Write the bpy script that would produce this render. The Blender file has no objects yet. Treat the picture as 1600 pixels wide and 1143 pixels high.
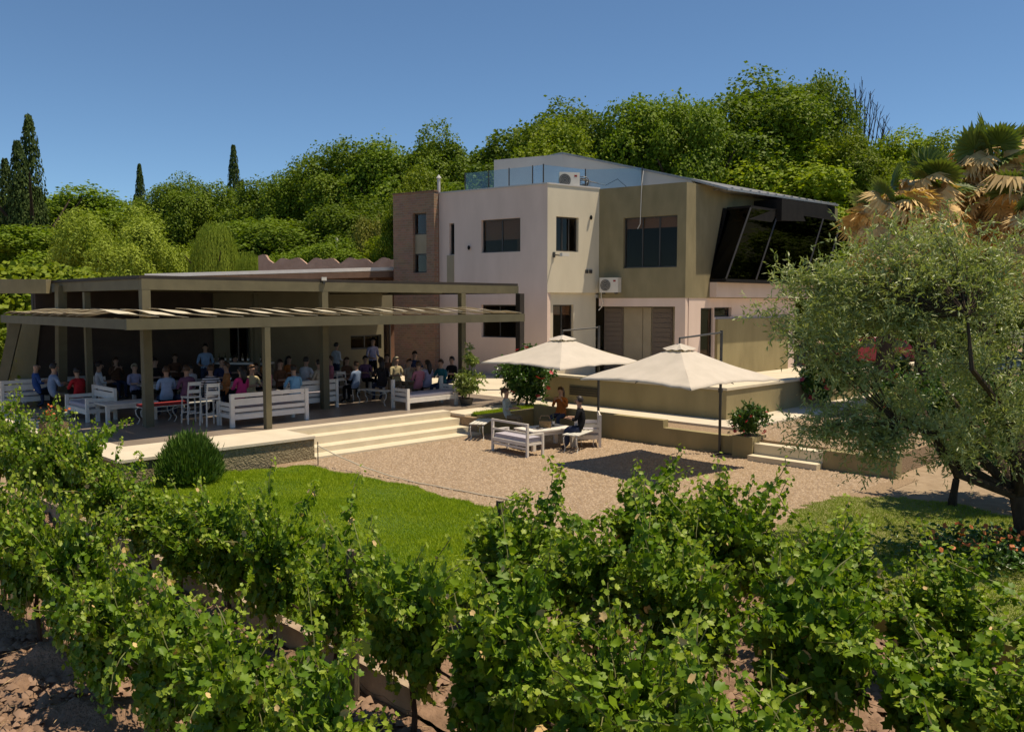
import bpy, bmesh, math, random
import numpy as np
from mathutils import Vector, Matrix
R = math.radians
S = bpy.context.scene
C = S.collection

# ------------------------------------------------------------ camera, sky, sun, exposure
EYE = 3.1; FPX = 1335.0; PITCH = R(4.22)
cam = bpy.data.cameras.new('camera'); cam_o = bpy.data.objects.new('camera', cam); C.objects.link(cam_o)
cam.sensor_width = 36; cam.lens = FPX / 1600 * 36; cam.clip_end = 2000; cam.clip_start = 0.1
cam_o.location = (0, 0, EYE); cam_o.rotation_euler = (R(90) - PITCH, 0, 0)
S.camera = cam_o
SUN_XY = Vector((0.985, -0.03)).normalized(); SUN_EL = R(70)
w = bpy.data.worlds.new('World'); S.world = w; w.use_nodes = True
nt = w.node_tree; bg = nt.nodes['Background']
sky = nt.nodes.new('ShaderNodeTexSky'); sky.sky_type = 'NISHITA'; sky.sun_disc = False
sky.sun_elevation = SUN_EL; sky.sun_rotation = math.atan2(SUN_XY.x, SUN_XY.y)
sky.altitude = 2200; sky.air_density = .9; sky.dust_density = 0.1; sky.ozone_density = 4.0
tn = nt.nodes.new('ShaderNodeMix'); tn.data_type = 'RGBA'; tn.blend_type = 'MULTIPLY'; tn.inputs[0].default_value = 1; tn.inputs[7].default_value = (.90, 1.0, .98, 1)
nt.links.new(sky.outputs[0], tn.inputs[6]); nt.links.new(tn.outputs[2], bg.inputs[0]); bg.inputs[1].default_value = 0.10
sl = bpy.data.lights.new('sun', 'SUN'); sl.energy = 4.6; sl.angle = R(0.5); sl.color = (1.0, .875, .67)
so = bpy.data.objects.new('sun', sl); C.objects.link(so)
sd = Vector((SUN_XY.x*math.cos(SUN_EL), SUN_XY.y*math.cos(SUN_EL), math.sin(SUN_EL)))
so.rotation_euler = sd.to_track_quat('Z', 'Y').to_euler(); so.location = (20, 0, 40)
S.view_settings.view_transform = 'Standard'; S.view_settings.look = 'None'
S.view_settings.exposure = 0.28; S.view_settings.gamma = 1; S.view_settings.use_curve_mapping = False
S.render.engine = 'CYCLES'; S.cycles.max_bounces = 6; S.cycles.transparent_max_bounces = 12
S.cycles.diffuse_bounces = 4; S.cycles.glossy_bounces = 2; S.cycles.transmission_bounces = 4

# ------------------------------------------------------------ where a direction of view meets a plane of the place
_c, _s = math.cos(PITCH), math.sin(PITCH)
def ray(px, py):
    a = (px-800)/FPX; b = (571.5-py)/FPX
    return Vector((a, _c+b*_s, -_s+b*_c))
def az(px, py, z):
    d = ray(px, py); t = (z-EYE)/d.z; return Vector((d.x*t, d.y*t, z))
def ay(px, py, y):
    d = ray(px, py); t = y/d.y; return Vector((d.x*t, y, EYE+d.z*t))
r2 = math.sqrt(.5)
def uv(u, v, z=0): return Vector(((u-v)*r2, (u+v)*r2, z))
U = Vector((r2, r2, 0)); V = Vector((-r2, r2, 0)); Z = Vector((0, 0, 1))

# ------------------------------------------------------------ materials
MATS = {}
def mat(name, col, col2=None, rough=.75, scale=4., bump=0., bscale=30., spec=.4, metal=0., detail=4., island=0., trans=0., objvar=0., aniso=(1, 1, 1), contrast=.25, bdist=.02):
    if name in MATS: return MATS[name]
    m = bpy.data.materials.new(name); m.use_nodes = True; n = m.node_tree; L = n.links
    b = n.nodes['Principled BSDF']; out = n.nodes['Material Output']
    b.inputs['Roughness'].default_value = rough; b.inputs['Metallic'].default_value = metal
    b.inputs['Specular IOR Level'].default_value = spec
    col2 = col2 or tuple(c*.8 for c in col)
    tc = n.nodes.new('ShaderNodeTexCoord'); mp = n.nodes.new('ShaderNodeMapping'); mp.inputs['Scale'].default_value = aniso
    L.new(tc.outputs['Object'], mp.inputs[0])
    no = n.nodes.new('ShaderNodeTexNoise'); no.inputs['Scale'].default_value = scale; no.inputs['Detail'].default_value = detail
    L.new(mp.outputs[0], no.inputs['Vector'])
    rp = n.nodes.new('ShaderNodeMapRange'); rp.inputs[1].default_value = .5-contrast; rp.inputs[2].default_value = .5+contrast
    L.new(no.outputs[0], rp.inputs[0]); fac = rp.outputs[0]
    if island or objvar:
        g = n.nodes.new('ShaderNodeNewGeometry'); mx = n.nodes.new('ShaderNodeMix'); mx.data_type = 'FLOAT'
        src = g.outputs['Random Per Island']
        if objvar and not island:
            oi = n.nodes.new('ShaderNodeObjectInfo'); src = oi.outputs['Random']
        mx.inputs[0].default_value = island or objvar
        L.new(fac, mx.inputs[2]); L.new(src, mx.inputs[3]); fac = mx.outputs[0]
    cm = n.nodes.new('ShaderNodeMix'); cm.data_type = 'RGBA'
    cm.inputs[6].default_value = (*col2, 1); cm.inputs[7].default_value = (*col, 1)
    L.new(fac, cm.inputs[0]); L.new(cm.outputs[2], b.inputs['Base Color'])
    if objvar and island:
        oi = n.nodes.new('ShaderNodeObjectInfo'); mr_ = n.nodes.new('ShaderNodeMapRange'); mr_.inputs[3].default_value = 1-objvar; mr_.inputs[4].default_value = 1.08
        L.new(oi.outputs['Random'], mr_.inputs[0]); vm = n.nodes.new('ShaderNodeMix'); vm.data_type = 'RGBA'; vm.blend_type = 'MULTIPLY'; vm.inputs[0].default_value = 1
        L.new(cm.outputs[2], vm.inputs[6]); L.new(mr_.outputs[0], vm.inputs[7]); cm = vm; L.new(cm.outputs[2], b.inputs['Base Color'])
    if bump:
        bn = n.nodes.new('ShaderNodeTexNoise'); bn.inputs['Scale'].default_value = bscale; bn.inputs['Detail'].default_value = 5
        L.new(mp.outputs[0], bn.inputs['Vector'])
        bu = n.nodes.new('ShaderNodeBump'); bu.inputs['Strength'].default_value = bump; bu.inputs['Distance'].default_value = bdist
        L.new(bn.outputs[0], bu.inputs['Height']); L.new(bu.outputs[0], b.inputs['Normal'])
    if trans:
        t = n.nodes.new('ShaderNodeBsdfTranslucent'); ms = n.nodes.new('ShaderNodeMixShader'); ms.inputs[0].default_value = trans
        hs = n.nodes.new('ShaderNodeMix'); hs.data_type = 'RGBA'; hs.blend_type = 'MULTIPLY'; hs.inputs[0].default_value = 1
        hs.inputs[7].default_value = (1.3, 1.35, .5, 1); L.new(cm.outputs[2], hs.inputs[6]); L.new(hs.outputs[2], t.inputs[0])
        L.new(b.outputs[0], ms.inputs[1]); L.new(t.outputs[0], ms.inputs[2]); L.new(ms.outputs[0], out.inputs[0])
    MATS[name] = m; return m
def glassmat(name, tint=(.62, .55, .48), refl=.008, fr=.10):
    m = bpy.data.materials.new(name); m.use_nodes = True; n = m.node_tree; L = n.links
    for x in list(n.nodes):
        if x.type != 'OUTPUT_MATERIAL': n.nodes.remove(x)
    out = [x for x in n.nodes if x.type == 'OUTPUT_MATERIAL'][0]
    tr = n.nodes.new('ShaderNodeBsdfTransparent'); tr.inputs[0].default_value = (*tint, 1)
    gl = n.nodes.new('ShaderNodeBsdfGlossy'); gl.inputs['Roughness'].default_value = .02; gl.inputs[0].default_value = (.9, .86, .8, 1)
    lw = n.nodes.new('ShaderNodeLayerWeight'); lw.inputs[0].default_value = .35
    ad = n.nodes.new('ShaderNodeMath'); ad.operation = 'MULTIPLY_ADD'; ad.inputs[1].default_value = fr; ad.inputs[2].default_value = refl
    L.new(lw.outputs['Fresnel'], ad.inputs[0])
    mx = n.nodes.new('ShaderNodeMixShader'); L.new(ad.outputs[0], mx.inputs[0]); L.new(tr.outputs[0], mx.inputs[1]); L.new(gl.outputs[0], mx.inputs[2])
    L.new(mx.outputs[0], out.inputs[0]); return m

M_shadepink = mat('pinkish_shade_tint', (.70, .545, .465), (.61, .47, .395), .85, 1.6, .2, 25, .2, detail=8, aniso=(1, 1, .3))  # white walls; the pink tint of their shade is put into the colour
M_cream = mat('cream_sunlit_tone', (.66, .58, .44), (.57, .50, .375), .85, 1.7, .2, 25, .2, detail=8, aniso=(1, 1, .3))  # same white walls, with the warm sunlit tone put into the colour
M_olive = mat('olive_render', (.27, .225, .13), (.19, .16, .09), .9, 2.2, .35, 18, .2, detail=8, aniso=(1, 1, .4))
M_olivew = mat('olive_render_low_wall', (.33, .27, .14), (.24, .195, .10), .9, 1.6, .3, 14, .2, aniso=(1, 1, .35))
M_frame = mat('olive_steel', (.135, .115, .065), (.10, .085, .048), .6, 3, .05, 20, .3)
M_grey = mat('grey_white_render', (.55, .52, .49), (.44, .42, .40), .85, .7, .12, 10, .2)
M_dark = mat('dark_brown_paint', (.035, .025, .018), (.022, .016, .012), .7, 3)
M_black = mat('black_cladding', (.012, .011, .011), (.02, .018, .017), .8, 3, spec=.1)
M_alu = mat('bronze_aluminium', (.05, .042, .035), (.035, .03, .026), .45, 5, spec=.5)
M_glass = glassmat('window_glass'); M_glassc = glassmat('railing_glass', (.78, .88, .95), .05, .3); M_glassd = glassmat('dark_bay_glass', (.12, .10, .08), .006, .05)
M_inner = mat('inner_plaster', (.30, .26, .2), (.24, .21, .16), .9)
M_blind = mat('roller_blind', (.70, .56, .46), (.64, .51, .42), .9, 10)
M_shut = mat('brown_shutter', (.15, .115, .085), (.12, .09, .07), .7, 3, .3, 40, aniso=(.2, .2, 6))
M_beigep = mat('beige_panel', (.34, .28, .19), (.28, .23, .15), .85, 2)
M_pave = mat('pale_paving', (.66, .57, .44), (.52, .45, .34), .85, 1.1, .3, 40, .25, detail=8)
M_step = mat('cream_steps', (.66, .57, .42), (.57, .49, .35), .85, 2.5, .2, 30, .25, detail=7)
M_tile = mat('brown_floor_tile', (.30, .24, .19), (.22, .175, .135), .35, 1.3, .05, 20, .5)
M_rock = mat('rough_terrace_face', (.34, .28, .17), (.20, .165, .10), .95, 14, 1., 22, .1, bdist=.06)
M_white = mat('white_painted_wood', (.74, .68, .61), (.64, .58, .51), .6, 6, .1, 40, .3)
M_iron = mat('white_iron', (.70, .67, .60), (.6, .57, .5), .5, 20)
M_cush = mat('lilac_grey_cushion', (.42, .39, .44), (.36, .33, .38), .9, 12, .2, 60)
M_redc = mat('red_cushion', (.30, .03, .03), (.22, .02, .02), .9, 12, .2, 60)
M_canvas = mat('umbrella_canvas', (.63, .555, .475), (.55, .485, .41), .9, 3, .12, 9, .1, trans=.12)
M_sail = mat('shade_cloth', (.60, .53, .40), (.50, .44, .33), .9, 3, .1, 9, .1)
M_pole = mat('dark_steel', (.055, .05, .045), (.04, .036, .03), .45, 8, spec=.5)
M_brown = mat('weathered_brick_brown', (.20, .115, .075), (.15, .085, .055), .9, 3)
M_bark = mat('bark', (.075, .055, .038), (.035, .026, .018), .95, 14, .8, 20, .1, aniso=(1, 1, .3), bdist=.03)
M_vbark = mat('vine_bark', (.10, .065, .045), (.045, .03, .02), .95, 25, .8, 40, .1, aniso=(1, 1, .2))
M_post = mat('weathered_post_wood', (.16, .12, .085), (.08, .06, .042), .95, 12, .8, 30, .1, aniso=(1, 1, .15))
M_terr = mat('terracotta', (.30, .2, .11), (.24, .155, .085), .9, 5)
M_acw = mat('air_conditioner_white', (.66, .61, .53), (.6, .55, .48), .6, 4)
M_vine = mat('vine_leaf', (.21, .315, .013), (.05, .12, .007), .5, 1.6, spec=.28, island=.6, trans=.30)
M_vtip = mat('vine_tip_leaf', (.36, .42, .045), (.22, .32, .025), .5, 3, spec=.4, island=.7, trans=.35)
M_stem = mat('green_stem', (.16, .19, .05), (.12, .09, .04), .7, 9)
M_oliv = mat('olive_leaf', (.42, .44, .20), (.17, .23, .05), .42, 1.2, spec=.45, island=.7, trans=.28)
M_tree1 = mat('plane_tree_leaf', (.23, .30, .018), (.075, .14, .009), .6, 1.6, spec=.22, island=.4, trans=.30, objvar=.28)
M_tree2 = mat('bright_tree_leaf', (.33, .38, .02), (.12, .20, .012), .6, 1.6, spec=.22, island=.4, trans=.32, objvar=.3)
M_tree3 = mat('dark_conifer_leaf', (.09, .125, .025), (.03, .055, .014), .7, 2, spec=.15, island=.4, trans=.15)
M_will = mat('willow_leaf', (.36, .42, .05), (.17, .24, .02), .6, 1.0, spec=.2, island=.4, trans=.25)
M_yell = mat('yellow_green_leaf', (.30, .27, .045), (.13, .16, .025), .6, 1.2, spec=.2, island=.5, trans=.25)
M_citr = mat('glossy_green_leaf', (.10, .19, .022), (.03, .075, .012), .35, 1.8, spec=.5, island=.6, trans=.2)
M_lemon = mat('pale_lemon_leaf', (.32, .36, .10), (.13, .2, .035), .4, 3, spec=.5, island=.6, trans=.25)
M_rosem = mat('rosemary_leaf', (.14, .24, .03), (.05, .10, .014), .6, 3, spec=.3, island=.5, trans=.15)
M_palm = mat('palm_leaf', (.17, .22, .04), (.08, .12, .02), .5, 3, spec=.4, island=.4, trans=.2)
M_pdead = mat('dry_palm_leaf', (.80, .56, .26), (.50, .33, .13), .8, 5, island=.5, trans=.15)
M_redf = mat('red_flower', (.55, .03, .06), (.4, .02, .04), .6, 9, trans=.2)
M_orangef = mat('orange_flower', (.65, .12, .03), (.6, .2, .05), .6, 9, island=.8, trans=.2)
M_grass = mat('lawn_blade', (.36, .43, .016), (.19, .30, .007), .6, 1.3, spec=.2, island=.35, trans=.3)
M_grass2 = mat('thin_lawn_blade', (.34, .38, .07), (.17, .25, .03), .6, 1.4, spec=.2, island=.4, trans=.3)

# ------------------------------------------------------------ object helpers
def tag(o, label=None, cat=None, group=None, kind=None):
    if label: o['label'] = label
    if cat: o['category'] = cat
    if group: o['group'] = group
    if kind: o['kind'] = kind
    return o
ORG = {}
def thing(name, loc, label, cat, group=None, rz=0.):
    o = bpy.data.objects.new(name, None); C.objects.link(o); o.location = loc; o.rotation_euler = (0, 0, rz)
    o.empty_display_size = .3; ORG[o.name] = Vector(loc) if rz == 0 else Vector((0, 0, 0))
    return tag(o, label, cat, group)
class MB:
    def __init__(s): s.v = []; s.f = []; s.m = []
    def quad(s, *p, mi=0):
        b = len(s.v); s.v += [tuple(x) for x in p]; s.f.append(tuple(range(b, b+len(p)))); s.m.append(mi)
    def prism(s, poly, vec, mi=0):
        """closed solid: polygon (3D points) swept along vec"""
        vec = Vector(vec); a = [Vector(p) for p in poly]; b = len(s.v); n = len(a)
        s.v += [tuple(p) for p in a] + [tuple(p+vec) for p in a]
        s.f.append(tuple(range(b+n-1, b-1, -1))); s.f.append(tuple(range(b+n, b+2*n))); s.m += [mi, mi]
        for i in range(n):
            j = (i+1) % n; s.f.append((b+i, b+j, b+n+j, b+n+i)); s.m.append(mi)
        return s
    def box(s, o, a, b, c, mi=0):
        """corner o and three edge vectors"""
        o, a, b, c = map(Vector, (o, a, b, c)); return s.prism([o, o+a, o+a+b, o+b], c, mi)
    def cbox(s, c, sx, sy, sz, rz=0, mi=0):
        c = Vector(c); ax = Vector((math.cos(rz), math.sin(rz), 0)); ay_ = Vector((-ax.y, ax.x, 0))
        return s.box(c-ax*sx/2-ay_*sy/2-Z*sz/2, ax*sx, ay_*sy, Z*sz, mi)
    def tube(s, pts, rad, n=6, mi=0, cap=True):
        pts = [Vector(p) for p in pts]; rad = rad if isinstance(rad, (list, tuple)) else [rad]*len(pts)
        b = len(s.v); ref = None
        for i, p in enumerate(pts):
            t = (pts[min(i+1, len(pts)-1)]-pts[max(i-1, 0)]).normalized()
            if ref is None: ref = t.orthogonal().normalized()
            ref = (ref - t*ref.dot(t)).normalized(); bi = t.cross(ref)
            for k in range(n):
                a = 2*math.pi*k/n; s.v.append(tuple(p+(ref*math.cos(a)+bi*math.sin(a))*rad[i]))
        for i in range(len(pts)-1):
            for k in range(n):
                k2 = (k+1) % n; s.f.append((b+i*n+k, b+i*n+k2, b+(i+1)*n+k2, b+(i+1)*n+k)); s.m.append(mi)
        if cap:
            s.f.append(tuple(b+k for k in reversed(range(n)))); s.f.append(tuple(b+(len(pts)-1)*n+k for k in range(n))); s.m += [mi, mi]
        return s
    def ball(s, c, rx, ry=None, rz=None, n=8, m=6, mi=0):
        ry = ry or rx; rz = rz or rx; b = len(s.v)
        for i in range(m+1):
            ph = math.pi*i/m
            for k in range(n):
                a = 2*math.pi*k/n; s.v.append((c[0]+rx*math.sin(ph)*math.cos(a), c[1]+ry*math.sin(ph)*math.sin(a), c[2]+rz*math.cos(ph)))
        for i in range(m):
            for k in range(n):
                k2 = (k+1) % n; s.f.append((b+i*n+k, b+(i+1)*n+k, b+(i+1)*n+k2, b+i*n+k2)); s.m.append(mi)
        return s
    def build(s, name, mats, parent=None, origin=None, smooth=False):
        og = origin if origin is not None else (ORG.get(parent.name, Vector((0, 0, 0))) if parent else Vector((0, 0, 0)))
        og = Vector(og)
        me = bpy.data.meshes.new(name)
        me.from_pydata([(x-og.x, y-og.y, z-og.z) for x, y, z in s.v], [], s.f)
        mats = mats if isinstance(mats, (list, tuple)) else [mats]
        for m in mats: me.materials.append(m)
        if len(mats) > 1: me.polygons.foreach_set('material_index', s.m)
        if smooth: me.polygons.foreach_set('use_smooth', [True]*len(me.polygons))
        me.validate(); me.update()
        o = bpy.data.objects.new(name, me); C.objects.link(o)
        if parent: o.parent = parent; ORG[o.name] = og
        else:
            o.location = og; ORG[o.name] = og
        return o
def mesh_np(name, Vt, F, mats, mi=None):
    me = bpy.data.meshes.new(name); k = F.shape[1]
    me.vertices.add(len(Vt)); me.vertices.foreach_set('co', Vt.astype(np.float32).ravel())
    me.loops.add(F.size); me.loops.foreach_set('vertex_index', F.astype(np.int32).ravel())
    me.polygons.add(len(F)); me.polygons.foreach_set('loop_start', np.arange(0, F.size, k, dtype=np.int32))
    for m in (mats if isinstance(mats, (list, tuple)) else [mats]): me.materials.append(m)
    if mi is not None: me.polygons.foreach_set('material_index', mi.astype(np.int32))
    me.update(calc_edges=True); return me
def link(me, name, parent=None, loc=(0, 0, 0)):
    o = bpy.data.objects.new(name, me); C.objects.link(o); o.location = loc
    if parent: o.parent = parent
    return o
def dup(root, loc, rz=None, scale=None, label=None, group=None):
    def cp(o, par):
        c = o.copy(); C.objects.link(c); c.parent = par
        for ch in o.children: cp(ch, c)
        return c
    kids = list(root.children)
    c = root.copy(); C.objects.link(c)
    for ch in kids: cp(ch, c)
    c.location = loc
    if rz is not None: c.rotation_euler.z = rz
    if scale is not None: c.scale = scale if hasattr(scale, '__len__') else (scale,)*3
    if label: c['label'] = label
    if group: c['group'] = group
    return c
def rot_frames(N, rng, nrm=None, jitter=.6):
    """random orthonormal frames; nrm biases the third axis"""
    d = rng.normal(size=(N, 3))
    if nrm is not None: d = nrm + d*jitter
    n = d/np.linalg.norm(d, axis=1, keepdims=True)
    r = rng.normal(size=(N, 3)); a = np.cross(n, r); a /= np.linalg.norm(a, axis=1, keepdims=True)
    return a, np.cross(n, a), n
def leaves(P, rng, size, shape, nrm=None, jitter=.6, frames=None):
    """shape: (verts kx3, faces) copied on every point"""
    sv, sf = shape; N = len(P)
    a, b, n = frames if frames else rot_frames(N, rng, nrm, jitter)
    sz = np.broadcast_to(size, (N,))[:, None, None]
    Vt = P[:, None, :] + sz*(sv[None, :, 0, None]*a[:, None, :] + sv[None, :, 1, None]*b[:, None, :] + sv[None, :, 2, None]*n[:, None, :])
    F = sf[None] + (np.arange(N)*len(sv))[:, None, None]
    return Vt.reshape(-1, 3), F.reshape(-1, sf.shape[1])
RH = (np.array([[-.5, 0, 0], [0, -.28, .06], [.5, 0, 0], [0, .28, .06]]), np.array([[0, 1, 2], [0, 2, 3]]))
LANCE = (np.array([[0, 0, 0], [.45, -.13, .04], [1, 0, 0], [.45, .13, .04]]), np.array([[0, 1, 2], [0, 2, 3]]))
OVAL = (np.array([[0, 0, 0], [.3, -.24, .06], [.7, -.2, .04], [1, 0, -.04], [.7, .2, .04], [.3, .24, .06], [.5, 0, -.02]]),
        np.array([[0, 1, 6], [1, 2, 6], [2, 3, 6], [3, 4, 6], [4, 5, 6], [5, 0, 6]]))
CLUMP = (np.array([[-.5, -.15, 0], [-.1, -.45, .12], [.4, -.35, -.05], [.5, .2, .1], [.05, .5, -.08], [-.45, .3, .06]]),
         np.array([[0, 1, 5], [1, 2, 3], [1, 3, 5], [3, 4, 5]]))
_lo = [(0, .0), (.30, .04), (.52, .22), (.42, .42), (.62, .70), (.30, .74), (0, 1.0), (-.30, .74), (-.62, .70), (-.42, .42), (-.52, .22), (-.30, .04)]
QUAD = (np.array([[-.5, -.12, 0], [.05, -.38, .10], [.5, .1, -.04], [-.08, .42, .08]]), np.array([[0, 1, 2], [0, 2, 3]]))
VLEAF = (np.array([[x, y, .12*abs(x)+.10*math.cos(5*y+x)] for x, y in _lo] + [[0, .42, -.06]]),
         np.array([[i, (i+1) % 12, 12] for i in range(12)]))

# ------------------------------------------------------------ ground and terraces (setting)
def sheet(name, pts, z, m, kind='structure', thick=0):
    b = MB(); P = [Vector((p[0], p[1], z)) for p in pts]
    if thick: b.prism([p-Z*thick for p in P], Z*thick)
    else: b.quad(*P)
    return tag(b.build(name, m), kind=kind)
def uvp(l): return [uv(*p) for p in l]
M_far = mat('field_ground', (.10, .10, .04), (.07, .075, .03), .95, .2)
M_soil = mat('vineyard_soil', (.30, .19, .125), (.16, .10, .065), .95, 5, .9, 16, .1, detail=9, bdist=.06)
M_gravel = mat('reddish_gravel', (.38, .27, .17), (.21, .145, .09), .95, 38, .8, 45, .15, detail=3, bdist=.03, contrast=.16)
M_dirt = mat('pale_dirt', (.36, .27, .18), (.25, .18, .115), .95, 4, .6, 22, .1, detail=9)
M_lawn = mat('lawn_ground', (.075, .13, .008), (.05, .09, .008), .95, 3)
M_lawn2 = mat('thin_lawn_ground', (.17, .20, .04), (.22, .19, .08), .95, 2.5)
sheet('ground', [(-900, -60), (900, -60), (900, 1500), (-900, 1500)], -1.6, M_far)
# vineyard soil, a rough height field
def soil(name, u0, u1, v0, v1, z, step=.09):
    nu = int((u1-u0)/step)+1; nv = int((v1-v0)/step)+1; rng = np.random.default_rng(3)
    uu, vv = np.meshgrid(np.linspace(u0, u1, nu), np.linspace(v0, v1, nv), indexing='ij')
    h = np.zeros_like(uu)
    for k in range(26):
        f = rng.uniform(1.5, 16); a = rng.uniform(0, 6.28); p = rng.uniform(0, 6.28)
        h += np.sin(uu*f*math.cos(a)+vv*f*math.sin(a)+p)*.045/(1+f*.25)
    h += rng.normal(size=h.shape)*.012
    rid = np.zeros_like(h)
    for ru in (2.9, 4.85, 6.9, 8.9, .95): rid += .07*np.exp(-((uu-ru)/.3)**2)
    Vt = np.stack([(uu-vv)*r2, (uu+vv)*r2, z+h+rid], -1).reshape(-1, 3)
    i = np.arange(nu*nv).reshape(nu, nv)
    F = np.stack([i[:-1, :-1], i[1:, :-1], i[1:, 1:], i[:-1, 1:]], -1).reshape(-1, 4)
    return tag(link(mesh_np(name, Vt, F, M_soil), name), kind='structure')
soil('vineyard_soil', -4, 4.86, -1.5, 24, -.84)
soil('vineyard_soil', 4.86, 10.2, -1.0, 7.55, -.80)
sheet('side_ground', uvp([(-60, 24), (4.86, 24), (4.86, 17.0), (6.35, 17.0), (6.35, 60), (-60, 60)]), -.83, M_dirt)
def wavy(pts, seed, amp=.07, n=10):
    rng = random.Random(seed); out = []
    for a, b in zip(pts, pts[1:]):
        for k in range(n):
            t = k/n; out.append((a[0]+(b[0]-a[0])*t+rng.uniform(-amp, amp), a[1]+(b[1]-a[1])*t+rng.uniform(-amp, amp)))
    return out + [pts[-1]]
sheet('gravel_court', uvp([(9.6, 6.4), (18.3, 6.4), (18.3, 17.4), (9.6, 17.4)]), -.55, M_gravel, thick=.4)
sheet('dirt_ground', uvp([(10.2, -14), (40, -14), (40, 7.2), (18.3, 7.2), (18.3, 6.4), (10.2, 6.4)]), -.56, M_dirt, thick=.4)
edgeL = wavy([(8.3, 17.2), (10.15, 16.75), (10.45, 13.2), (10.25, 10.4), (9.75, 7.6)], 5, .10)
LAWN_L = [(4.98, 7.57), (4.98, 17.2)] + edgeL
sheet('lawn', uvp(LAWN_L), -.535, M_lawn, thick=.4)
edgeR = wavy([(9.9, 5.2), (11.3, 5.9), (12.7, 6.6), (14.2, 7.0), (15.5, 6.9), (16.3, 6.2), (16.5, 5), (16.0, 3.6), (15.6, 1), (15, -8)], 6, .12)
LAWN_R = [(10.22, -8)] + edgeR
sheet('side_lawn', uvp(LAWN_R), -.54, M_lawn2, thick=.3)
# kerb between lawn and vines
k = MB()
for i in range(9):
    a = 6.2+i*1.25
    k.box(uv(4.865, a+.012, -.95), U*.11, V*1.226, Z*(.41+.008*((i*7) % 3)))
tag(k.build('lawn_kerb', mat('kerb_concrete', (.42, .32, .22), (.3, .22, .15), .9, 8, .4, 30)), kind='structure')
# dining terrace
b = MB(); b.prism([uv(6.3, 17.3, -1.2), uv(10.75, 17.3, -1.2), uv(10.75, 30, -1.2), uv(6.3, 30, -1.2)], Z*1.14)
terr = tag(b.build('terrace_base', M_rock), kind='structure')
b = MB(); b.prism([uv(6.26, 17.25, -.06), uv(10.75, 17.25, -.06), uv(10.75, 18.9, -.06), uv(6.26, 18.9, -.06)], Z*.06)
b.prism([uv(6.26, 18.9, -.06), uv(7.0, 18.9, -.06), uv(7.0, 30, -.06), uv(6.26, 30, -.06)], Z*.06)
b.prism([uv(10.75, 18.56, -.06), uv(16.05, 18.56, -.06), uv(16.05, 18.9, -.06), uv(10.75, 18.9, -.06)], Z*.06)
tag(b.build('terrace_paving', M_pave), kind='structure')
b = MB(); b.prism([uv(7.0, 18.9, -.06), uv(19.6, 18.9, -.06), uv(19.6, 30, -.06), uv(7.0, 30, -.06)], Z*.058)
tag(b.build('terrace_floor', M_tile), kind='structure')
b = MB(); b.prism([uv(10.75, 17.3, -1.2), uv(16.05, 17.3, -1.2), uv(16.05, 18.2, -1.2), uv(10.75, 18.2, -1.2)], Z*.4)
b.prism([uv(10.75, 18.9, -1.2), uv(19.6, 18.9, -1.2), uv(19.6, 30, -1.2), uv(10.75, 30, -1.2)], Z*1.14)
tag(b.build('terrace_base', M_rock), kind='structure')
st = thing('terrace_steps', uv(13.4, 17.3, -.55), 'broad flight of cream steps between the gravel court and the dining terrace', 'steps')
lv = [(-.50, 17.25), (-.37, 17.72), (-.18, 18.14), (-.0605, 18.56)]
for i, (z, v0) in enumerate(lv):
    v1 = lv[i+1][1] if i < 3 else 18.9
    b = MB(); zb = -.8
    b.prism([uv(10.76, v0, zb), uv(16.05, v0, zb), uv(16.05, v1, zb), uv(10.76, v1, zb)], Z*(z-zb)); o = b.build('step', M_step, st)
# upper ground beyond the retaining walls
b = MB(); b.prism([uv(*p, -1.2) for p in [(18.32, 6.9), (75, 6.9), (75, 90), (-60, 90), (-60, 30), (19.6, 30), (19.6, 18.9), (16.06, 18.9), (16.06, 17.45), (18.32, 17.45)]], Z*1.08)
tag(b.build('upper_gravel', M_gravel), kind='structure')
def zz(o): return o
sheet('path', uvp([(19.2, 11.05), (20.6, 11.05), (20.6, 19.0), (16.1, 19.0), (16.1, 18.0), (19.2, 18.0)]), -.06, M_pave, thick=.1)
sheet('path', uvp([(20.61, 11.05), (40, 11.05), (40, 12.35), (20.61, 12.35)]), -.06, M_pave, thick=.1)
sheet('house_paving', uvp([(20.65, 12.4), (60, 12.4), (60, 40), (19.62, 40), (19.62, 19.02), (20.65, 19.02)]), -.002, M_pave, thick=.2)
sheet('flower_bed_grass', uvp([(16.3, 17.5), (19.1, 17.5), (19.1, 17.95), (16.3, 17.95)]), -.05, M_lawn, thick=.1)

# ------------------------------------------------------------ low walls
def uvbox(b, u0, u1, v0, v1, z0, z1, mi=0):
    return b.prism([uv(u0, v0, z0), uv(u1, v0, z0), uv(u1, v1, z0), uv(u0, v1, z0)], Z*(z1-z0), mi)
t = thing('retaining_wall', uv(18.2, 12, -.55), 'low olive retaining wall behind the umbrellas, dropping in height halfway along', 'wall')
uvbox(MB(), 18.1, 18.32, 12.62, 17.2, -.9, .10).build('wall', M_olivew, t)
uvbox(MB(), 18.1, 18.32, 10.55, 12.62, -.9, -.09).build('wall', M_olivew, t)
t = thing('retaining_wall', uv(17.2, 17.3, -.55), 'short olive retaining wall running from the steps behind the seated women', 'wall')
uvbox(MB(), 16.06, 18.32, 17.22, 17.44, -.9, -.02).build('wall', M_olivew, t)
t = thing('retaining_wall', uv(18.2, 7.6, -.55), 'low brown wall at the right end of the two small steps, under the olive tree', 'wall')
uvbox(MB(), 18.0, 18.32, 6.75, 8.32, -.9, -.13).build('wall', M_olivew, t)
t = thing('small_steps', uv(18.2, 9, -.55), 'two small pinkish steps up to the upper gravel beside the flower planter', 'steps')
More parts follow.
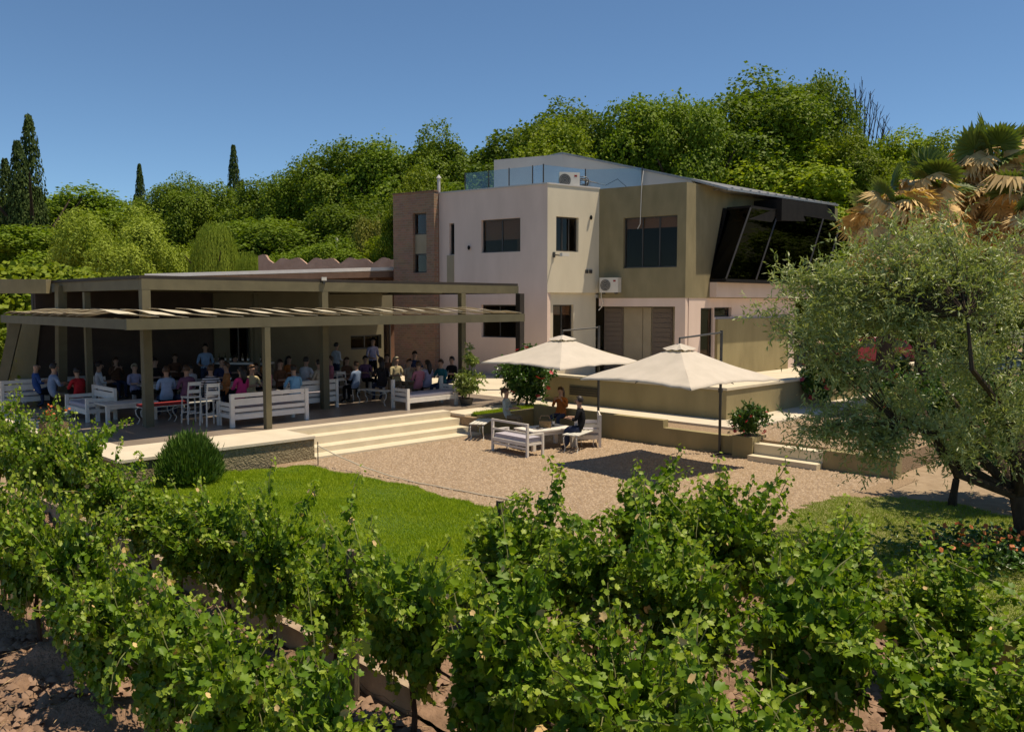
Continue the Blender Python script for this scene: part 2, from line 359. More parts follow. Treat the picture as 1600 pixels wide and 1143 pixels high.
uvbox(MB(), 17.72, 18.3, 8.33, 10.0, -.9, -.42).build('step', M_step, t); uvbox(MB(), 18.02, 18.34, 8.33, 10.0, -.42, -.18).build('step', M_step, t)
t = thing('planter', uv(18.2, 10.2, -.55), 'square olive masonry planter holding a flowering bush at the step end', 'planter')
uvbox(MB(), 17.95, 18.6, 10.01, 10.54, -.9, -.04).build('planter_box', M_olivew, t)
t = thing('parapet_wall', uv(20.4, 15, 0), 'long olive parapet wall with cream cap below the house, one dark vent in it', 'wall')
b = MB(); uvbox(b, 20.34, 20.62, 12.42, 18.85, -.1, .74); uvbox(b, 20.34, 38, 12.14, 12.42, -.1, .74)
b.build('wall', M_olivew, t)
b = MB(); uvbox(b, 20.3, 20.66, 12.46, 18.9, .74, .81); uvbox(b, 20.3, 38, 12.1, 12.46, .74, .81); b.build('coping', M_step, t)
b = MB(); uvbox(b, 20.31, 20.335, 16.55, 17.75, .2, .5); vt = b.build('vent', M_frame, t)
b = MB()
for i in range(4): uvbox(b, 20.285, 20.309, 16.6, 17.7, .225+i*.07, .25+i*.07)
b.build('vent_slat', M_dark, vt)

# ------------------------------------------------------------ walls with openings
class Wall:
    def __init__(s, p0, p1, z0, z1, t=.25):
        s.p0 = Vector((p0[0], p0[1], 0)); s.p1 = Vector((p1[0], p1[1], 0)); s.L = (s.p1-s.p0).length
        s.d = (s.p1-s.p0)/s.L; s.n = Vector((s.d.y, -s.d.x, 0)); s.z0, s.z1, s.t = z0, z1, t; s.op = []
    def hit(s, px, py):
        d = ray(px, py); o = Vector((0, 0, EYE)); k = (s.p0-o).dot(s.n)/d.dot(s.n); p = o+d*k
        return (p-s.p0).dot(s.d), p.z
    def open(s, px0, px1, py0, py1, rect=None):
        if rect is None:
            my, mx = (py0+py1)/2, (px0+px1)/2
            rect = (s.hit(px0, my)[0], s.hit(px1, my)[0], s.hit(mx, py1)[1], s.hit(mx, py0)[1])
        a, b_, c, d = rect; rect = (max(a, 0), min(b_, s.L), max(c, s.z0), min(d, s.z1)); s.op.append(rect); return rect
    def P(s, a, z, back=0): return s.p0 + s.d*a - s.n*back + Z*z
    def build(s, name, m, parent, ends=True):
        S_ = sorted({0, s.L, *[o[0] for o in s.op], *[o[1] for o in s.op]}); Z_ = sorted({s.z0, s.z1, *[o[2] for o in s.op], *[o[3] for o in s.op]})
        ns, nz = len(S_)-1, len(Z_)-1
        def solid(i, j):
            if i < 0 or j < 0 or i >= ns or j >= nz: return False
            a, c = (S_[i]+S_[i+1])/2, (Z_[j]+Z_[j+1])/2
            return not any(o[0] < a < o[1] and o[2] < c < o[3] for o in s.op)
        b = MB(); T = s.t
        for i in range(ns):
            for j in range(nz):
                if not solid(i, j): continue
                a0, a1, c0, c1 = S_[i], S_[i+1], Z_[j], Z_[j+1]; P = s.P
                b.quad(P(a0, c0), P(a1, c0), P(a1, c1), P(a0, c1)); b.quad(P(a1, c0, T), P(a0, c0, T), P(a0, c1, T), P(a1, c1, T))
                if not solid(i-1, j): b.quad(P(a0, c0, T), P(a0, c0), P(a0, c1), P(a0, c1, T))
                if not solid(i+1, j): b.quad(P(a1, c0), P(a1, c0, T), P(a1, c1, T), P(a1, c1))
                if not solid(i, j-1): b.quad(P(a0, c0), P(a0, c0, T), P(a1, c0, T), P(a1, c0))
                if not solid(i, j+1): b.quad(P(a0, c1), P(a1, c1), P(a1, c1, T), P(a0, c1, T))
        return b.build(name, m, parent)
    def window(s, r, parent, n=2, blind=0., rec=.14, mt=None, label=None, fw=.055, gm=None):
        a0, a1, c0, c1 = r; mt = mt or M_alu; b = MB()
        def bar(x0, x1, z0, z1, dep=.05, bk=rec): b.box(s.P(x0, z0, bk+dep), s.d*(x1-x0), s.n*dep, Z*(z1-z0))
        e = .002
        bar(a0+e, a1-e, c0+e, c0+fw); bar(a0+e, a1-e, c1-fw, c1-e); bar(a0+e, a0+fw, c0+fw, c1-fw); bar(a1-fw, a1-e, c0+fw, c1-fw)
        W = (a1-a0-2*fw)/n
        for i in range(1, n): x = a0+fw+W*i; bar(x-.025, x+.025, c0+fw, c1-fw)
        fr = b.build('window', mt, parent)
        if label: fr['label'] = label
        for i in range(n):
            x0 = a0+fw+W*i+(.025 if i else 0); x1 = a0+fw+W*(i+1)-(.025 if i < n-1 else 0)
            g = MB(); g.box(s.P(x0, c0+fw, rec+.033), s.d*(x1-x0), s.n*.008, Z*(c1-c0-2*fw)); g.build('pane', gm or M_glass, fr)
        if blind > 0:
            g = MB(); h = (c1-c0)*blind; g.box(s.P(a0+fw, c1-h, rec+.075), s.d*(a1-a0-2*fw), s.n*.01, Z*h); g.build('blind', M_blind, fr)
        return fr

# ------------------------------------------------------------ the house
e1 = Vector((-.83, .5578, 0)); e2 = Vector((.82, .5724, 0)); e3 = Vector((.83, -.5578, 0))
P1 = Vector((1.44, 35, 0)); P0 = P1+e1*5.62; P2 = P1+e2*2.75; P3 = P2+e3*3.92
TOP = EYE+(473-293.)*35/1335*1.005+.05
house = thing('house', (4, 38, 0), 'two storey modern house with pinkish, cream and olive walls behind the umbrellas', 'house')
Wk = Wall(P0, P1, 0, TOP)
r1 = Wk.open(752, 813, 342, 394); r2_ = Wk.open(702, 710, 349, 398); r3 = Wk.open(752, 806, 476, 527)
Wk.build('wall', M_shadepink, house)
Wk.window(r1, house, 2, .62); Wk.window(r2_, house, 1); Wk.window(r3, house, 2)
a0, a1, c0, c1 = r2_; b = MB(); b.box(Wk.P(a0-.12, 3.6, -.004), Wk.d*(a1-a0+.1), Wk.n*.02, Z*(c0-3.62)); b.build('panel', M_beigep, house)
Wc = Wall(P1, P2, 3.52, TOP); r1 = Wc.open(869, 904, 339, 393); Wc.build('wall', M_cream, house); Wc.window(r1, house, 3)
Wc2 = Wall(P1+e2*.25-Wc.n*.18, P2-Wc.n*.18, 0, 3.519); r1 = Wc2.open(864, 896, 476, 528); Wc2.build('wall', M_cream, house); Wc2.window(r1, house, 2, .3)
Wo = Wall(P2, P3, 3.30, TOP); r1 = Wo.open(974, 1058, 338, 418); Wo.build('wall', M_olive, house, ); Wo.window(r1, house, 3, .22)
# below the olive wing: band, recessed shuttered front, column
Wb = Wall(P2+e3*.0-Wo.n*.03, P3-Wo.n*.03, 2.95, 3.299); Wb.build('wall', M_shadepink, house)
colS = Wo.hit(1054, 500)[0]
Wcol = Wall(P2+e3*colS-Wo.n*.03, P3-Wo.n*.03, 0, 2.949, .45); Wcol.build('column', M_shadepink, house)
Wr = Wall(P2-Wo.n*.55, P2+e3*colS-Wo.n*.55, 0, 2.949, .2); Wr.build('wall', M_beigep, house)
for x0, x1, mm, pr in ((936, 974, M_shut, .06), (976, 1004, M_beigep, .03), (1006, 1018, M_beigep, .06), (1020, 1051, M_shut, .06)):
    s0, s1 = Wr.hit(x0, 520)[0], Wr.hit(x1, 520)[0]; sh = MB(); n_ = 14
    s0 = max(s0, .02); s1 = min(s1, Wr.L-.01)
    sh.box(Wr.P(s0, .05, 0), Wr.d*(s1-s0), Wr.n*pr, Z*2.85); sho = sh.build('shutter', mm, house)
    if mm is M_shut:
        for i in range(n_):
            sl_ = MB(); sl_.box(Wr.P(s0+.05, .1+i*.2, -pr-.001), Wr.d*(s1-s0-.1), Wr.n*.02, Z*.165); sl_.build('slat', mm, sho)
# the long right wing along U
def onwing(px, off=0):
    q = (px-800)/FPX*1.003; o = P3-V*off
    t_ = (q*o.y-o.x)/(r2*(1-q)); return t_
LW = onwing(1302)
Ww = Wall(P3, P3+U*LW, 3.30, TOP)
g0, g1 = onwing(1118), onwing(1300)
Ww.open(0, 0, 0, 0, rect=(g0+.3, g1-.6, 4.15, 7.0)); Ww.build('wall', M_olive, house)
L2 = onwing(1241)
Wl = Wall(P3-Ww.n*.03+U*.32, P3-Ww.n*.03+U*L2, 0, 3.299)
d1 = Wl.open(1094, 1114, 481, 600); d2 = Wl.open(1116, 1143, 480, 495)
Wl.build('wall', M_shadepink, house); Wl.window(d1, house, 1, rec=.1); Wl.window(d2, house, 1)
s0, s1 = Wl.hit(1117, 530)[0], L2-1.15
b = MB(); b.box(Wl.P(s0, .0, -.004), Wl.d*(s1-s0), Wl.n*.12, Z*2.42); b.build('panel', M_olivew, house)
# end wall, back walls, roof slabs keep the rooms dark
endp = P3+U*LW; BK = 9.0
b = MB(); b.box(endp-U*.25-Wo.n*0+V*.26+Z*3.3, U*.25, V*5.5, Z*(TOP-3.3)); b.box(P3+U*(L2-.25)+V*.3, U*.25, V*5.5, Z*3.29)
b.box(P0+e1*0+Vector((0.1, .35, 0)), e1*-.25, Vector((3.2, 8, 0)), Z*TOP)
b.build('wall', M_cream, house)
b = MB(); b.prism([P0+Vector((3.4, 8.5, 0)), P3+U*L2+V*5.8, P3+U*L2+V*6.05, P0+Vector((3.4, 8.8, 0))], Z*TOP); b.build('wall', M_cream, house)
slab = [P0-Wk.n*.26, P1+Vector((0, .45, 0)), P2-Wo.n*.3-e3*.05, P3+Vector((-.02, .42, 0)), endp+V*.27-U*.27, endp+V*5.7-U*.27, P0+Vector((3.3, 8.4, 0))]
b = MB(); b.prism([p+Z*(TOP-.45) for p in slab], Z*.2); b.prism([p+Z*3.32 for p in slab], Z*.15); b.build('roof', M_grey, house)
b = MB(); b.box(P0+Z*TOP-Wk.n*.3, (P1-P0), Wk.n*.33, Z*.06); b.box(P1+Z*TOP-Wc.n*.3+e2*.02, (P2-P1), Wc.n*.33, Z*.06); b.build('coping', M_grey, house)
# sloping penthouse and metal roof
zK = ay(880, 241, 40).z; K = ay(880, 241, 40); K.z = 0; J = K+e1*((ay(785, 250, 41.6)-K).length*.0+3.9)
Rp = P3+U*.55+V*.15; zR = ay(1096, 282, Rp.y).z
zJ = ay(785, 250, J.y).z
b = MB(); nW = (Rp-K).normalized(); nn = Vector((nW.y, -nW.x, 0))
b.prism([K+Z*(TOP-.4), Rp+Z*(TOP-.4), Rp+Z*zR, K+Z*zK], -nn*.25); b.prism([J+Z*(TOP-.4), K+Z*(TOP-.4), K+Z*zK, J+Z*zJ], Vector((.12, .2, 0)))
b.build('penthouse_wall', M_grey, house)
Ee = P3+U*(onwing(1309, 1.0))-V*1.0; Ee = ay(1310, 322, Ee.y); zE = Ee.z; Ee.z = 0
RB = P3+U*1.6-V*.9; RB = Vector((RB.x, RB.y, 0))
zB = ay((RB.x/RB.y*1335/1.003)+800, 297, RB.y).z
M_metal = mat('grey_roof_metal', (.30, .29, .28), (.2, .19, .185), .4, 6, .2, 12, spec=.5, metal=.4)
b = MB(); back = Vector((-3.2, 6, 0))
b.prism([K+Z*zK-nn*-.06, Rp+Z*zR-nn*-.06, RB+Z*zB, Ee+Z*zE, Ee+Z*(zE+.5)+back+V*2, K+Z*(zK+.3)+back], Z*.09); rf = b.build('roof', M_metal, house)
for i in range(14):
    p = RB+(Ee-RB)*(i+.5)/14; z_ = zB+(zE-zB)*(i+.5)/14
    b = MB(); b.box(p+Z*(z_+.092), U*.06, V*3, Z*.05+V*0); b.build('seam', M_metal, rf)
b = MB(); q0 = P3+U*(onwing(1172))-V*1.35; q1 = Ee+V*.12-U*.1
b.prism([Vector((q0.x, q0.y, zB-1.0)), Vector((q1.x, q1.y, zE-.78)), Vector((q1.x, q1.y, zE-.02)), Vector((q0.x, q0.y, zB-.06))], V*1.32)
b.build('fascia', M_black, house)
b = MB(); b.prism([P3+U*onwing(1130)-V*.02+Z*6.55, P3+U*onwing(1165)-V*.02+Z*6.55, P3+U*onwing(1184)-V*.02+Z*(zB-.1), P3+U*onwing(1180)-V*.02+Z*(zB-.35)], -V*1.1); b.build('fascia', M_black, house)
# glazed box leaning out from the wing
GT, GB = 7.02, 4.08
tl, bl = P3+U*onwing(1131)+V*.0, P3+U*onwing(1106)
tr, br = P3+U*onwing(1303), P3+U*onwing(1290)
def gp(k, z):  # point on front glass plane
    w_ = (z-GB)/(GT-GB); a = bl.lerp(tl, w_); c = br.lerp(tr, w_); o = a.lerp(c, k)-V*(.78+.34*w_); o.z = z; return o
glz = MB()
f_ = MB(); fr0 = f_.prism([gp(0, GB), gp(1, GB), gp(1, GB)+V*.75, gp(0, GB)+V*.75], -Z*.12)
gbx = f_.build('glazed_bay', M_black, house)
ks = [0, .22, .62, .8, 1.0]
for i in range(4):
    g = MB(); g.prism([gp(ks[i]+.005, GB+.05), gp(ks[i+1]-.005, GB+.05), gp(ks[i+1]-.005, GT), gp(ks[i]+.005, GT)], V*.012); g.build('pane', M_glassd, gbx)
for kx in ks:
    g = MB(); g.tube([gp(kx, GB), gp(kx, GT)], .045, 4); g.build('mullion', M_alu, gbx)
g = MB(); A_, B_ = gp(0, GB), gp(0, GT); g.prism([A_+Z*.02, B_, tl+Z*GT, bl+Z*GB], U*.012); g.build('pane', M_glassd, gbx)
g = MB(); g.prism([gp(0, GT), gp(1, GT), tr+Z*GT, tl+Z*GT], Z*.1); g.build('lintel', M_black, gbx)
b = MB(); qq = P3+U*(g0+.34); b.prism([bl+Z*(GB-.05), qq+Z*(GB-.05), qq+Z*(GT+.05), tl+Z*(GT+.05)], -V*.03); b.build('dark_backing', M_black, gbx)  # black sheet added behind the side pane to darken it
b = MB(); b.box(bl+Z*(GB-.75)-U*.0-V*.35, U*(L2-onwing(1106)+2.2), V*.33, Z*.62); b.build('ledge', M_shadepink, house)
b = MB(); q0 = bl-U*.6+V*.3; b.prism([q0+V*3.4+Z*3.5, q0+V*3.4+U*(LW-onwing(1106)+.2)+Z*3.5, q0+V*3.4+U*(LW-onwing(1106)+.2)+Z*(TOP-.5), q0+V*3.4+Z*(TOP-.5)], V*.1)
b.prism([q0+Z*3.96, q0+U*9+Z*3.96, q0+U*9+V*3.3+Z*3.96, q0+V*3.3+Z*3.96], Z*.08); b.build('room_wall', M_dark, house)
# rooftop glass railing
rl = thing('glass_railing', P1+Z*TOP, 'clear glass balustrade with thin posts along the pink wall roof edge', 'railing')
def railp(px, w_, back=.45):
    s_ = w_.hit(px, 290)[0]; return w_.P(s_, TOP-.2, back)
pts = [Wk.P(Wk.hit(716, 290)[0], 0, .5), Wk.P(Wk.hit(753, 290)[0], 0, .5), Wk.P(Wk.hit(785, 290)[0], 0, .5), Wk.P(Wk.hit(822, 290)[0], 0, .5), P1+Vector((-.15, .6, 0)), Wc.P(Wc.L*.9, 0, .6), P2+e3*1.9+Vector((.2, .9, 0))]
for i, p in enumerate(pts):
    MB().cbox(p+Z*(TOP+.32), .05, .05, 1.14).build('railing_post', M_pole, rl)
    if i < len(pts)-1:
        q = pts[i+1]; d = (q-p).normalized(); b = MB(); b.prism([p+d*.04+Z*(TOP-.1), q-d*.04+Z*(TOP-.1), q-d*.04+Z*(TOP+.86), p+d*.04+Z*(TOP+.86)], d.cross(Z)*.012); b.build('pane', M_glassc, rl)
# brick tower
tw = thing('brick_tower', P0+e1*1.2, 'narrow reddish brown brick tower with two small windows at the left of the house', 'tower')
m = bpy.data.materials.new('brick_courses'); m.use_nodes = True; n = m.node_tree; bs = n.nodes['Principled BSDF']; bs.inputs['Roughness'].default_value = .9
tc = n.nodes.new('ShaderNodeTexCoord'); mp = n.nodes.new('ShaderNodeMapping'); mp.inputs['Rotation'].default_value = (R(90), 0, 0)
sp = n.nodes.new('ShaderNodeSeparateXYZ'); cb = n.nodes.new('ShaderNodeCombineXYZ'); n.links.new(tc.outputs['Object'], sp.inputs[0])
mm = n.nodes.new('ShaderNodeMath'); mm.operation = 'SUBTRACT'; n.links.new(sp.outputs[0], mm.inputs[0]); n.links.new(sp.outputs[1], mm.inputs[1])
n.links.new(mm.outputs[0], cb.inputs[0]); n.links.new(sp.outputs[2], cb.inputs[1])
br_ = n.nodes.new('ShaderNodeTexBrick'); br_.inputs['Scale'].default_value = 1; br_.inputs['Brick Width'].default_value = .34; br_.inputs['Row Height'].default_value = .105
br_.inputs['Mortar Size'].default_value = .012; br_.inputs['Color1'].default_value = (.34, .185, .115, 1); br_.inputs['Color2'].default_value = (.25, .145, .09, 1); br_.inputs['Mortar'].default_value = (.28, .22, .16, 1)
n.links.new(cb.outputs[0], br_.inputs[0]); no = n.nodes.new('ShaderNodeTexNoise'); no.inputs['Scale'].default_value = 2.5
n.links.new(tc.outputs['Object'], no.inputs[0]); mx = n.nodes.new('ShaderNodeMix'); mx.data_type = 'RGBA'; mx.blend_type = 'MULTIPLY'; mx.inputs[0].default_value = .6
n.links.new(br_.outputs[0], mx.inputs[6]); n.links.new(no.outputs[1], mx.inputs[7]); mr = n.nodes.new('ShaderNodeMix'); mr.data_type = 'RGBA'; mr.inputs[0].default_value = .5
n.links.new(mx.outputs[2], mr.inputs[6]); n.links.new(br_.outputs[0], mr.inputs[7]); n.links.new(mr.outputs[2], bs.inputs[0])
bu = n.nodes.new('ShaderNodeBump'); bu.inputs['Strength'].default_value = .6; bu.inputs['Distance'].default_value = .02; n.links.new(br_.outputs[1], bu.inputs['Height']); bu.invert = True; n.links.new(bu.outputs[0], bs.inputs['Normal'])
M_brick = m
T1 = P0+Wk.n*.35+e1*.0; WtL = Wall(T1+e1*2.38, T1, 0, TOP+.08, .3)
o1 = WtL.open(645, 666, 333, 366); o2 = WtL.open(646, 666, 396, 426); sl0 = (min(o1[0], o2[0]), max(o1[1], o2[1]), o2[2], o1[3])
WtL.op = [sl0]; WtL.build('wall', M_brick, tw)
WtL.window((sl0[0], sl0[1], o1[2], o1[3]), tw, 1, rec=.16); WtL.window((sl0[0], sl0[1], o2[2], o2[3]), tw, 1, rec=.16)
b = MB(); b.box(WtL.P(sl0[0]+.003, o2[3], .2), WtL.d*(sl0[1]-sl0[0]-.006), WtL.n*.05, Z*(o1[2]-o2[3])); b.build('panel', M_beigep, tw)
b = MB(); q = T1+e1*2.38; b.prism([q-WtL.n*.31, T1-WtL.n*.31, T1-WtL.n*2.6, q-WtL.n*2.6], Z*(TOP+.05)); b.build('wall', M_brown, tw)
b = MB(); b.box(WtL.P(-.03, TOP+.081, .3), WtL.d*(WtL.L+.06), WtL.n*.33, Z*.05); b.build('coping', M_brown, tw)
vp = thing('vent_pipe', T1+Z*TOP, 'thin pale vent pipe standing on the roof beside the brick tower', 'pipe')
b = MB(); b.tube([T1+Vector((.15, .8, TOP-.3)), T1+Vector((.15, .8, TOP+.75))], .07, 8); b.build('pipe', M_grey, vp)
b = MB(); b.tube([T1+Vector((.15, .8, TOP+.75)), T1+Vector((.15, .8, TOP+.9))], [.12, .02], 8); b.build('cap', M_grey, vp)

# air conditioners
def aircon(c, d, nrm, label, w_=.86, h=.62):
    t = thing('air_conditioner', c, label, 'air conditioner')
    c = Vector(c); b = MB(); b.box(c-d*w_/2, d*w_, -nrm*.32, Z*h); body = b.build('housing', M_acw, t)
    cc = c-d*(w_*.18)+Z*(h*.5)
    b = MB(); n_ = 20; ring = [cc+nrm*.003+(d*math.cos(6.283*i/n_)+Z*math.sin(6.283*i/n_))*h*.40 for i in range(n_)]; b.prism(ring, nrm*.006)
    gr = b.build('fan_grille', M_alu, t)
    for rr in (.1, .2, .3, .38):
        b = MB(); b.tube([cc+nrm*.014+(d*math.cos(6.283*i/n_)+Z*math.sin(6.283*i/n_))*h*rr for i in range(n_+1)], .006, 4); b.build('wire_ring', M_acw, gr)
    b = MB()
    for i in range(5): a = 6.283*i/5; b.prism([cc+nrm*.010, cc+nrm*.010+(d*math.cos(a)+Z*math.sin(a))*h*.34, cc+nrm*.010+(d*math.cos(a+.6)+Z*math.sin(a+.6))*h*.34], nrm*.003)
    b.build('fan_blade', M_pole, gr)
    b = MB(); b.box(c-d*w_*.38-nrm*.25-Z*.06, d*.05, nrm*.22, Z*.06); b.box(c+d*w_*.30-nrm*.25-Z*.06, d*.05, nrm*.22, Z*.06); b.build('foot', M_pole, t)
    b = MB(); b.prism([c+d*w_*.25+nrm*.002+Z*h*.72, c+d*w_*.38+nrm*.002+Z*h*.72, c+d*w_*.38+nrm*.002+Z*h*.84, c+d*w_*.25+nrm*.002+Z*h*.84], nrm*.004)
    b.build('badge', M_redc, t)
    return t
ca = Wc.P(Wc.L*.52, TOP-.02, .42); aircon(ca, e2.lerp(e3, .35).normalized(), Wc.n.lerp(Wo.n, .5).normalized(), 'cream air conditioner unit standing on the roof edge above the cream wall', .95, .66)
sa, za = Wo.hit(957, 457); ac = aircon(Wo.P(sa, za, -.36), e3, Wo.n, 'cream air conditioner unit hung on the olive wall beside the window')
b = MB(); q = Wo.P(sa-.5, za+.1, -.06); b.tube([q, q-Z*.3, q-Z*.5+e3*.12+Wo.n*.05, q-Z*.7+e3*.02, q-Z*.85-e3*.12], .022, 6); b.build('pipe', M_acw, ac)
# cables on the roof, floodlight, wall fittings
b = MB(); q = ca+e2*.75+Z*.12
b.tube([q+Vector((.25*math.cos(i*.55), .1*math.sin(i*.3), .16*math.sin(i*.55)+.1+i*.004)) for i in range(40)]+[q+Vector((1.0, .3, .1)), q+Vector((1.5, .2, .35)), q+Vector((1.9, .4, .05))], .018, 5)
tag(b.build('cable', M_pole, origin=ca), 'loops of dark cable lying on the roof beside the air conditioner', 'cable')
s_, z_ = Wc.hit(865, 398); c = Wc.P(s_, z_)
fl = thing('floodlight', c, 'small white floodlight on a short arm below the cream wall window', 'lamp')
MB().tube([c, c+Wc.n*.5-Z*.05], .025, 6).build('arm', M_pole, fl)
MB().cbox(c+Wc.n*.6-Z*.02+e2*.1, .34, .2, .14, .5).build('lamp_head', M_acw, fl); MB().cbox(c+Wc.n*.03, .1, .05, .22, .6).build('bracket', M_pole, fl)
for px, py, W_, lab in ((734, 387, Wk, 'small dark wall lamp on the pinkish wall left of the wide window'), (922, 340, Wc, 'tiny dark sensor on the cream wall right of its upper window')):
    s_, z_ = W_.hit(px, py); c = W_.P(s_, z_); f = thing('wall_fitting', c, lab, 'fitting')
    MB().ball(c+W_.n*.07, .06, .06, .1).build('housing', M_black, f); MB().tube([c-W_.n*.02, c+W_.n*.05], .03, 6).build('mount', M_black, f)
s_, z_ = Wc.hit(918, 427); c = Wc.P(s_, z_); f = thing('wall_vent', c, 'pair of dark vent boxes on the cream wall near its right edge', 'vent')
for dx in (-.13, .08):
    MB().box(c+e2*dx, e2*.14, Wc.n*.05, Z*.15).build('grille', M_alu, f)
s_, z_ = Wo.hit(1001, 350); c = Wo.P(s_, z_); q = Wo.P(s_+.05, TOP)
b = MB(); b.tube([q+Z*.6-Wo.n*.1, q+Z*.05+Wo.n*.04, c+Wo.n*.04, c+Wo.n*.08-e3*.1-Z*.2], .018, 5); tag(b.build('cable', M_acw, origin=c), 'pale cable hanging down the olive wall above its window', 'cable')

# ------------------------------------------------------------ building behind the pergola
ob = thing('old_building', (-9, 46, 0), 'old low building with a wavy pinkish parapet and white porch roof behind the pergola', 'building')
Mold = mat('old_plaster', (.52, .35, .27), (.36, .23, .17), .95, 2.5, .5, 12)
A0, A1 = ay(404, 425, 47), ay(632, 425, 47); zb = A0.z; b = MB(); poly = [Vector((A0.x, 47, -.1)), Vector((A1.x, 47, -.1))]
N = 60
prof = [Vector((A1.x+(A0.x-A1.x)*i/N, 47, zb+.50+.26*abs(math.sin(i/N*math.pi*4.5))**.7+(.16 if i > N-4 else 0)+.07*math.sin(i*.9))) for i in range(N+1)]
b.prism(poly+prof, Vector((0, .4, 0))); b.build('wall', Mold, ob)
a, c = ay(226, 433, 33), ay(626, 422, 40)
b = MB(); b.prism([a, c, c+Z*.16, a+Z*.13], Vector((.3, 4.5, -.06))); b.build('roof', mat('white_roof_sheet', (.78, .72, .66), (.7, .62, .56), .6, 3), ob)
b = MB(); b.prism([a-Z*.02+Vector((.2, .15, 0)), c-Z*.02+Vector((.2, .15, 0)), c-Z*.30+Vector((.2, .15, 0)), a-Z*.2+Vector((.2, .15, 0))], Vector((0, .3, 0))); b.build('fascia', M_brown, ob)
for i in range(5):
    p = a.lerp(c, .45+i*.13)+Vector((.2, 1.2, 0)); MB().cbox((p.x, p.y, p.z/2-.1), .16, .16, p.z-.2).build('post', M_brown, ob)
b = MB(); b.prism([Vector((a.x, a.y+4, 0)), Vector((c.x, c.y+4, 0)), Vector((c.x, c.y+4, c.z)), Vector((a.x, a.y+4, a.z))], Vector((0, .3, 0))); b.build('wall', mat('old_wall_red', (.2, .1, .07), (.14, .08, .055), .95), ob)

# ------------------------------------------------------------ pergola
pg = thing('pergola', uv(14, 21.5, 0), 'long olive steel pergola with two roof levels shading the crowded terrace', 'pergola')
def beam(name, p, q, w_, h, m=M_frame, lat=None):
    p, q = Vector(p), Vector(q); d = (q-p).normalized(); n_ = d.cross(Z).normalized()
    return MB().box(p-n_*w_/2-Z*h/2, q-p, n_*w_, Z*h).build(name, m, pg)
UZ = 3.56; LZ = 2.63
beam('beam', uv(8.5, 21.5, UZ), uv(21.75, 21.5, UZ), .16, .27)
beam('beam', uv(8.58, 21.59, UZ), uv(8.58, 29.3, UZ), .16, .27)
beam('beam', uv(8.5, 25.5, UZ), uv(22, 25.5, UZ), .14, .24)
for u_ in (13.74, 19.1): beam('beam', uv(u_, 21.59, UZ), uv(u_, 29.3, UZ), .14, .24)
beam('beam', uv(21.67, 21.59, UZ), uv(21.67, 29.3, UZ), .14, .27, M_dark)
beam('beam', uv(7.2, 19.08, LZ), uv(19.6, 19.08, LZ), .12, .24)
beam('beam', uv(7.26, 19.145, LZ), uv(7.26, 28.6, LZ), .12, .22)
for p_ in ((8.6, 21.5, .21), (13.74, 21.5, .2), (19.12, 21.5, .19)): MB().cbox(uv(p_[0], p_[1], (UZ-.14)/2), p_[2], p_[2], UZ-.14, R(45)).build('post', M_frame, pg)
MB().cbox(uv(10.55, 19.08, 1.25), .15, .15, 2.5, R(45)).build('post', M_frame, pg)
MB().cbox(uv(8.58, 25.5, 1.7), .16, .16, 3.4, R(45)).build('post', M_frame, pg)
MB().cbox(uv(21.7, 21.3, 1.72), .22, .22, 3.42, R(45)).build('post', M_dark, pg)
MB().cbox(uv(13.74, 25.5, 1.7), .16, .16, 3.4, R(45)).build('post', M_frame, pg)
b = MB(); b.prism([uv(8.45, 21.45, 3.7), uv(21.75, 21.45, 3.7), uv(21.75, 29.6, 3.7), uv(8.45, 29.6, 3.7)], Z*.08); b.build('roof', M_dark, pg)
# leaning pillar and the beam that runs out of frame at the left
b = MB(); q = uv(8.5, 27.2, 0); dV = (V*.75-U*.0).normalized()
b.prism([q-U*.12+V*.35, q+U*.12+V*.35, q+U*.12+V*.0+Z*3.6-V*.0, q-U*.12+Z*3.6], V*.32); b.build('pillar', M_frame, pg)
p0, p1 = ay(-140, 448, 25.5), ay(72, 449, 25.5); p0.z = p1.z = UZ+.02
MB().box(p0-Z*.2, p1-p0, Vector((0, .3, 0)), Z*.42).build('beam', M_olive, pg)
# lower cover: strips of shade cloth over cross wires, sagging a little
nst = 0
def strip(c0, c1, w_, ax):
    global nst
    nst += 1; rng = random.Random(nst); b = MB(); n_ = 8; ph = rng.uniform(2.6, 3.8)
    d = (c1-c0); row = []
    for i in range(n_+1):
        t_ = i/n_; z_ = .022*math.sin(t_*math.pi*2+ph)+.006*rng.uniform(-1, 1)
        for s_, dz in ((-.5, .035), (-.17, .01), (.17, -.01), (.5, -.04)):
            row.append(c0+d*t_+ax*w_*s_+Z*(z_+dz))
    for i in range(n_):
        for k_ in range(3):
            a_ = i*4+k_; b.quad(row[a_], row[a_+1], row[a_+5], row[a_+4])
    o = b.build('cloth_strip', M_sail, pg); md = o.modifiers.new('thickness', 'SOLIDIFY'); md.thickness = .008
    return o
for i in range(21):
    u_ = 7.6+i*.68
    if u_ > 19.5: break
    strip(uv(u_, 19.06, LZ+.19), uv(u_, 21.38, LZ+.30), .66, U)
for i in range(10):
    v_ = 21.9+i*.68; strip(uv(7.22, v_, LZ+.18), uv(8.45, v_, LZ+.26), .66, V)
for k_ in (19.7, 20.5): MB().tube([uv(7.2, k_, LZ+.06), uv(19.6, k_, LZ+.06)], .02, 5).build('rafter', M_frame, pg)
MB().tube([uv(7.9, 21.2, LZ+.08), uv(7.9, 28.6, LZ+.08)], .02, 5).build('rafter', M_frame, pg)
beam('beam', uv(8.6, 21.36, LZ), uv(19.6, 21.36, LZ), .06, .1)
c = uv(13.7, 21.38, UZ+.17); sp_ = thing('spotlight', c, 'small white spotlight clamped on the upper pergola beam above its middle post', 'lamp')
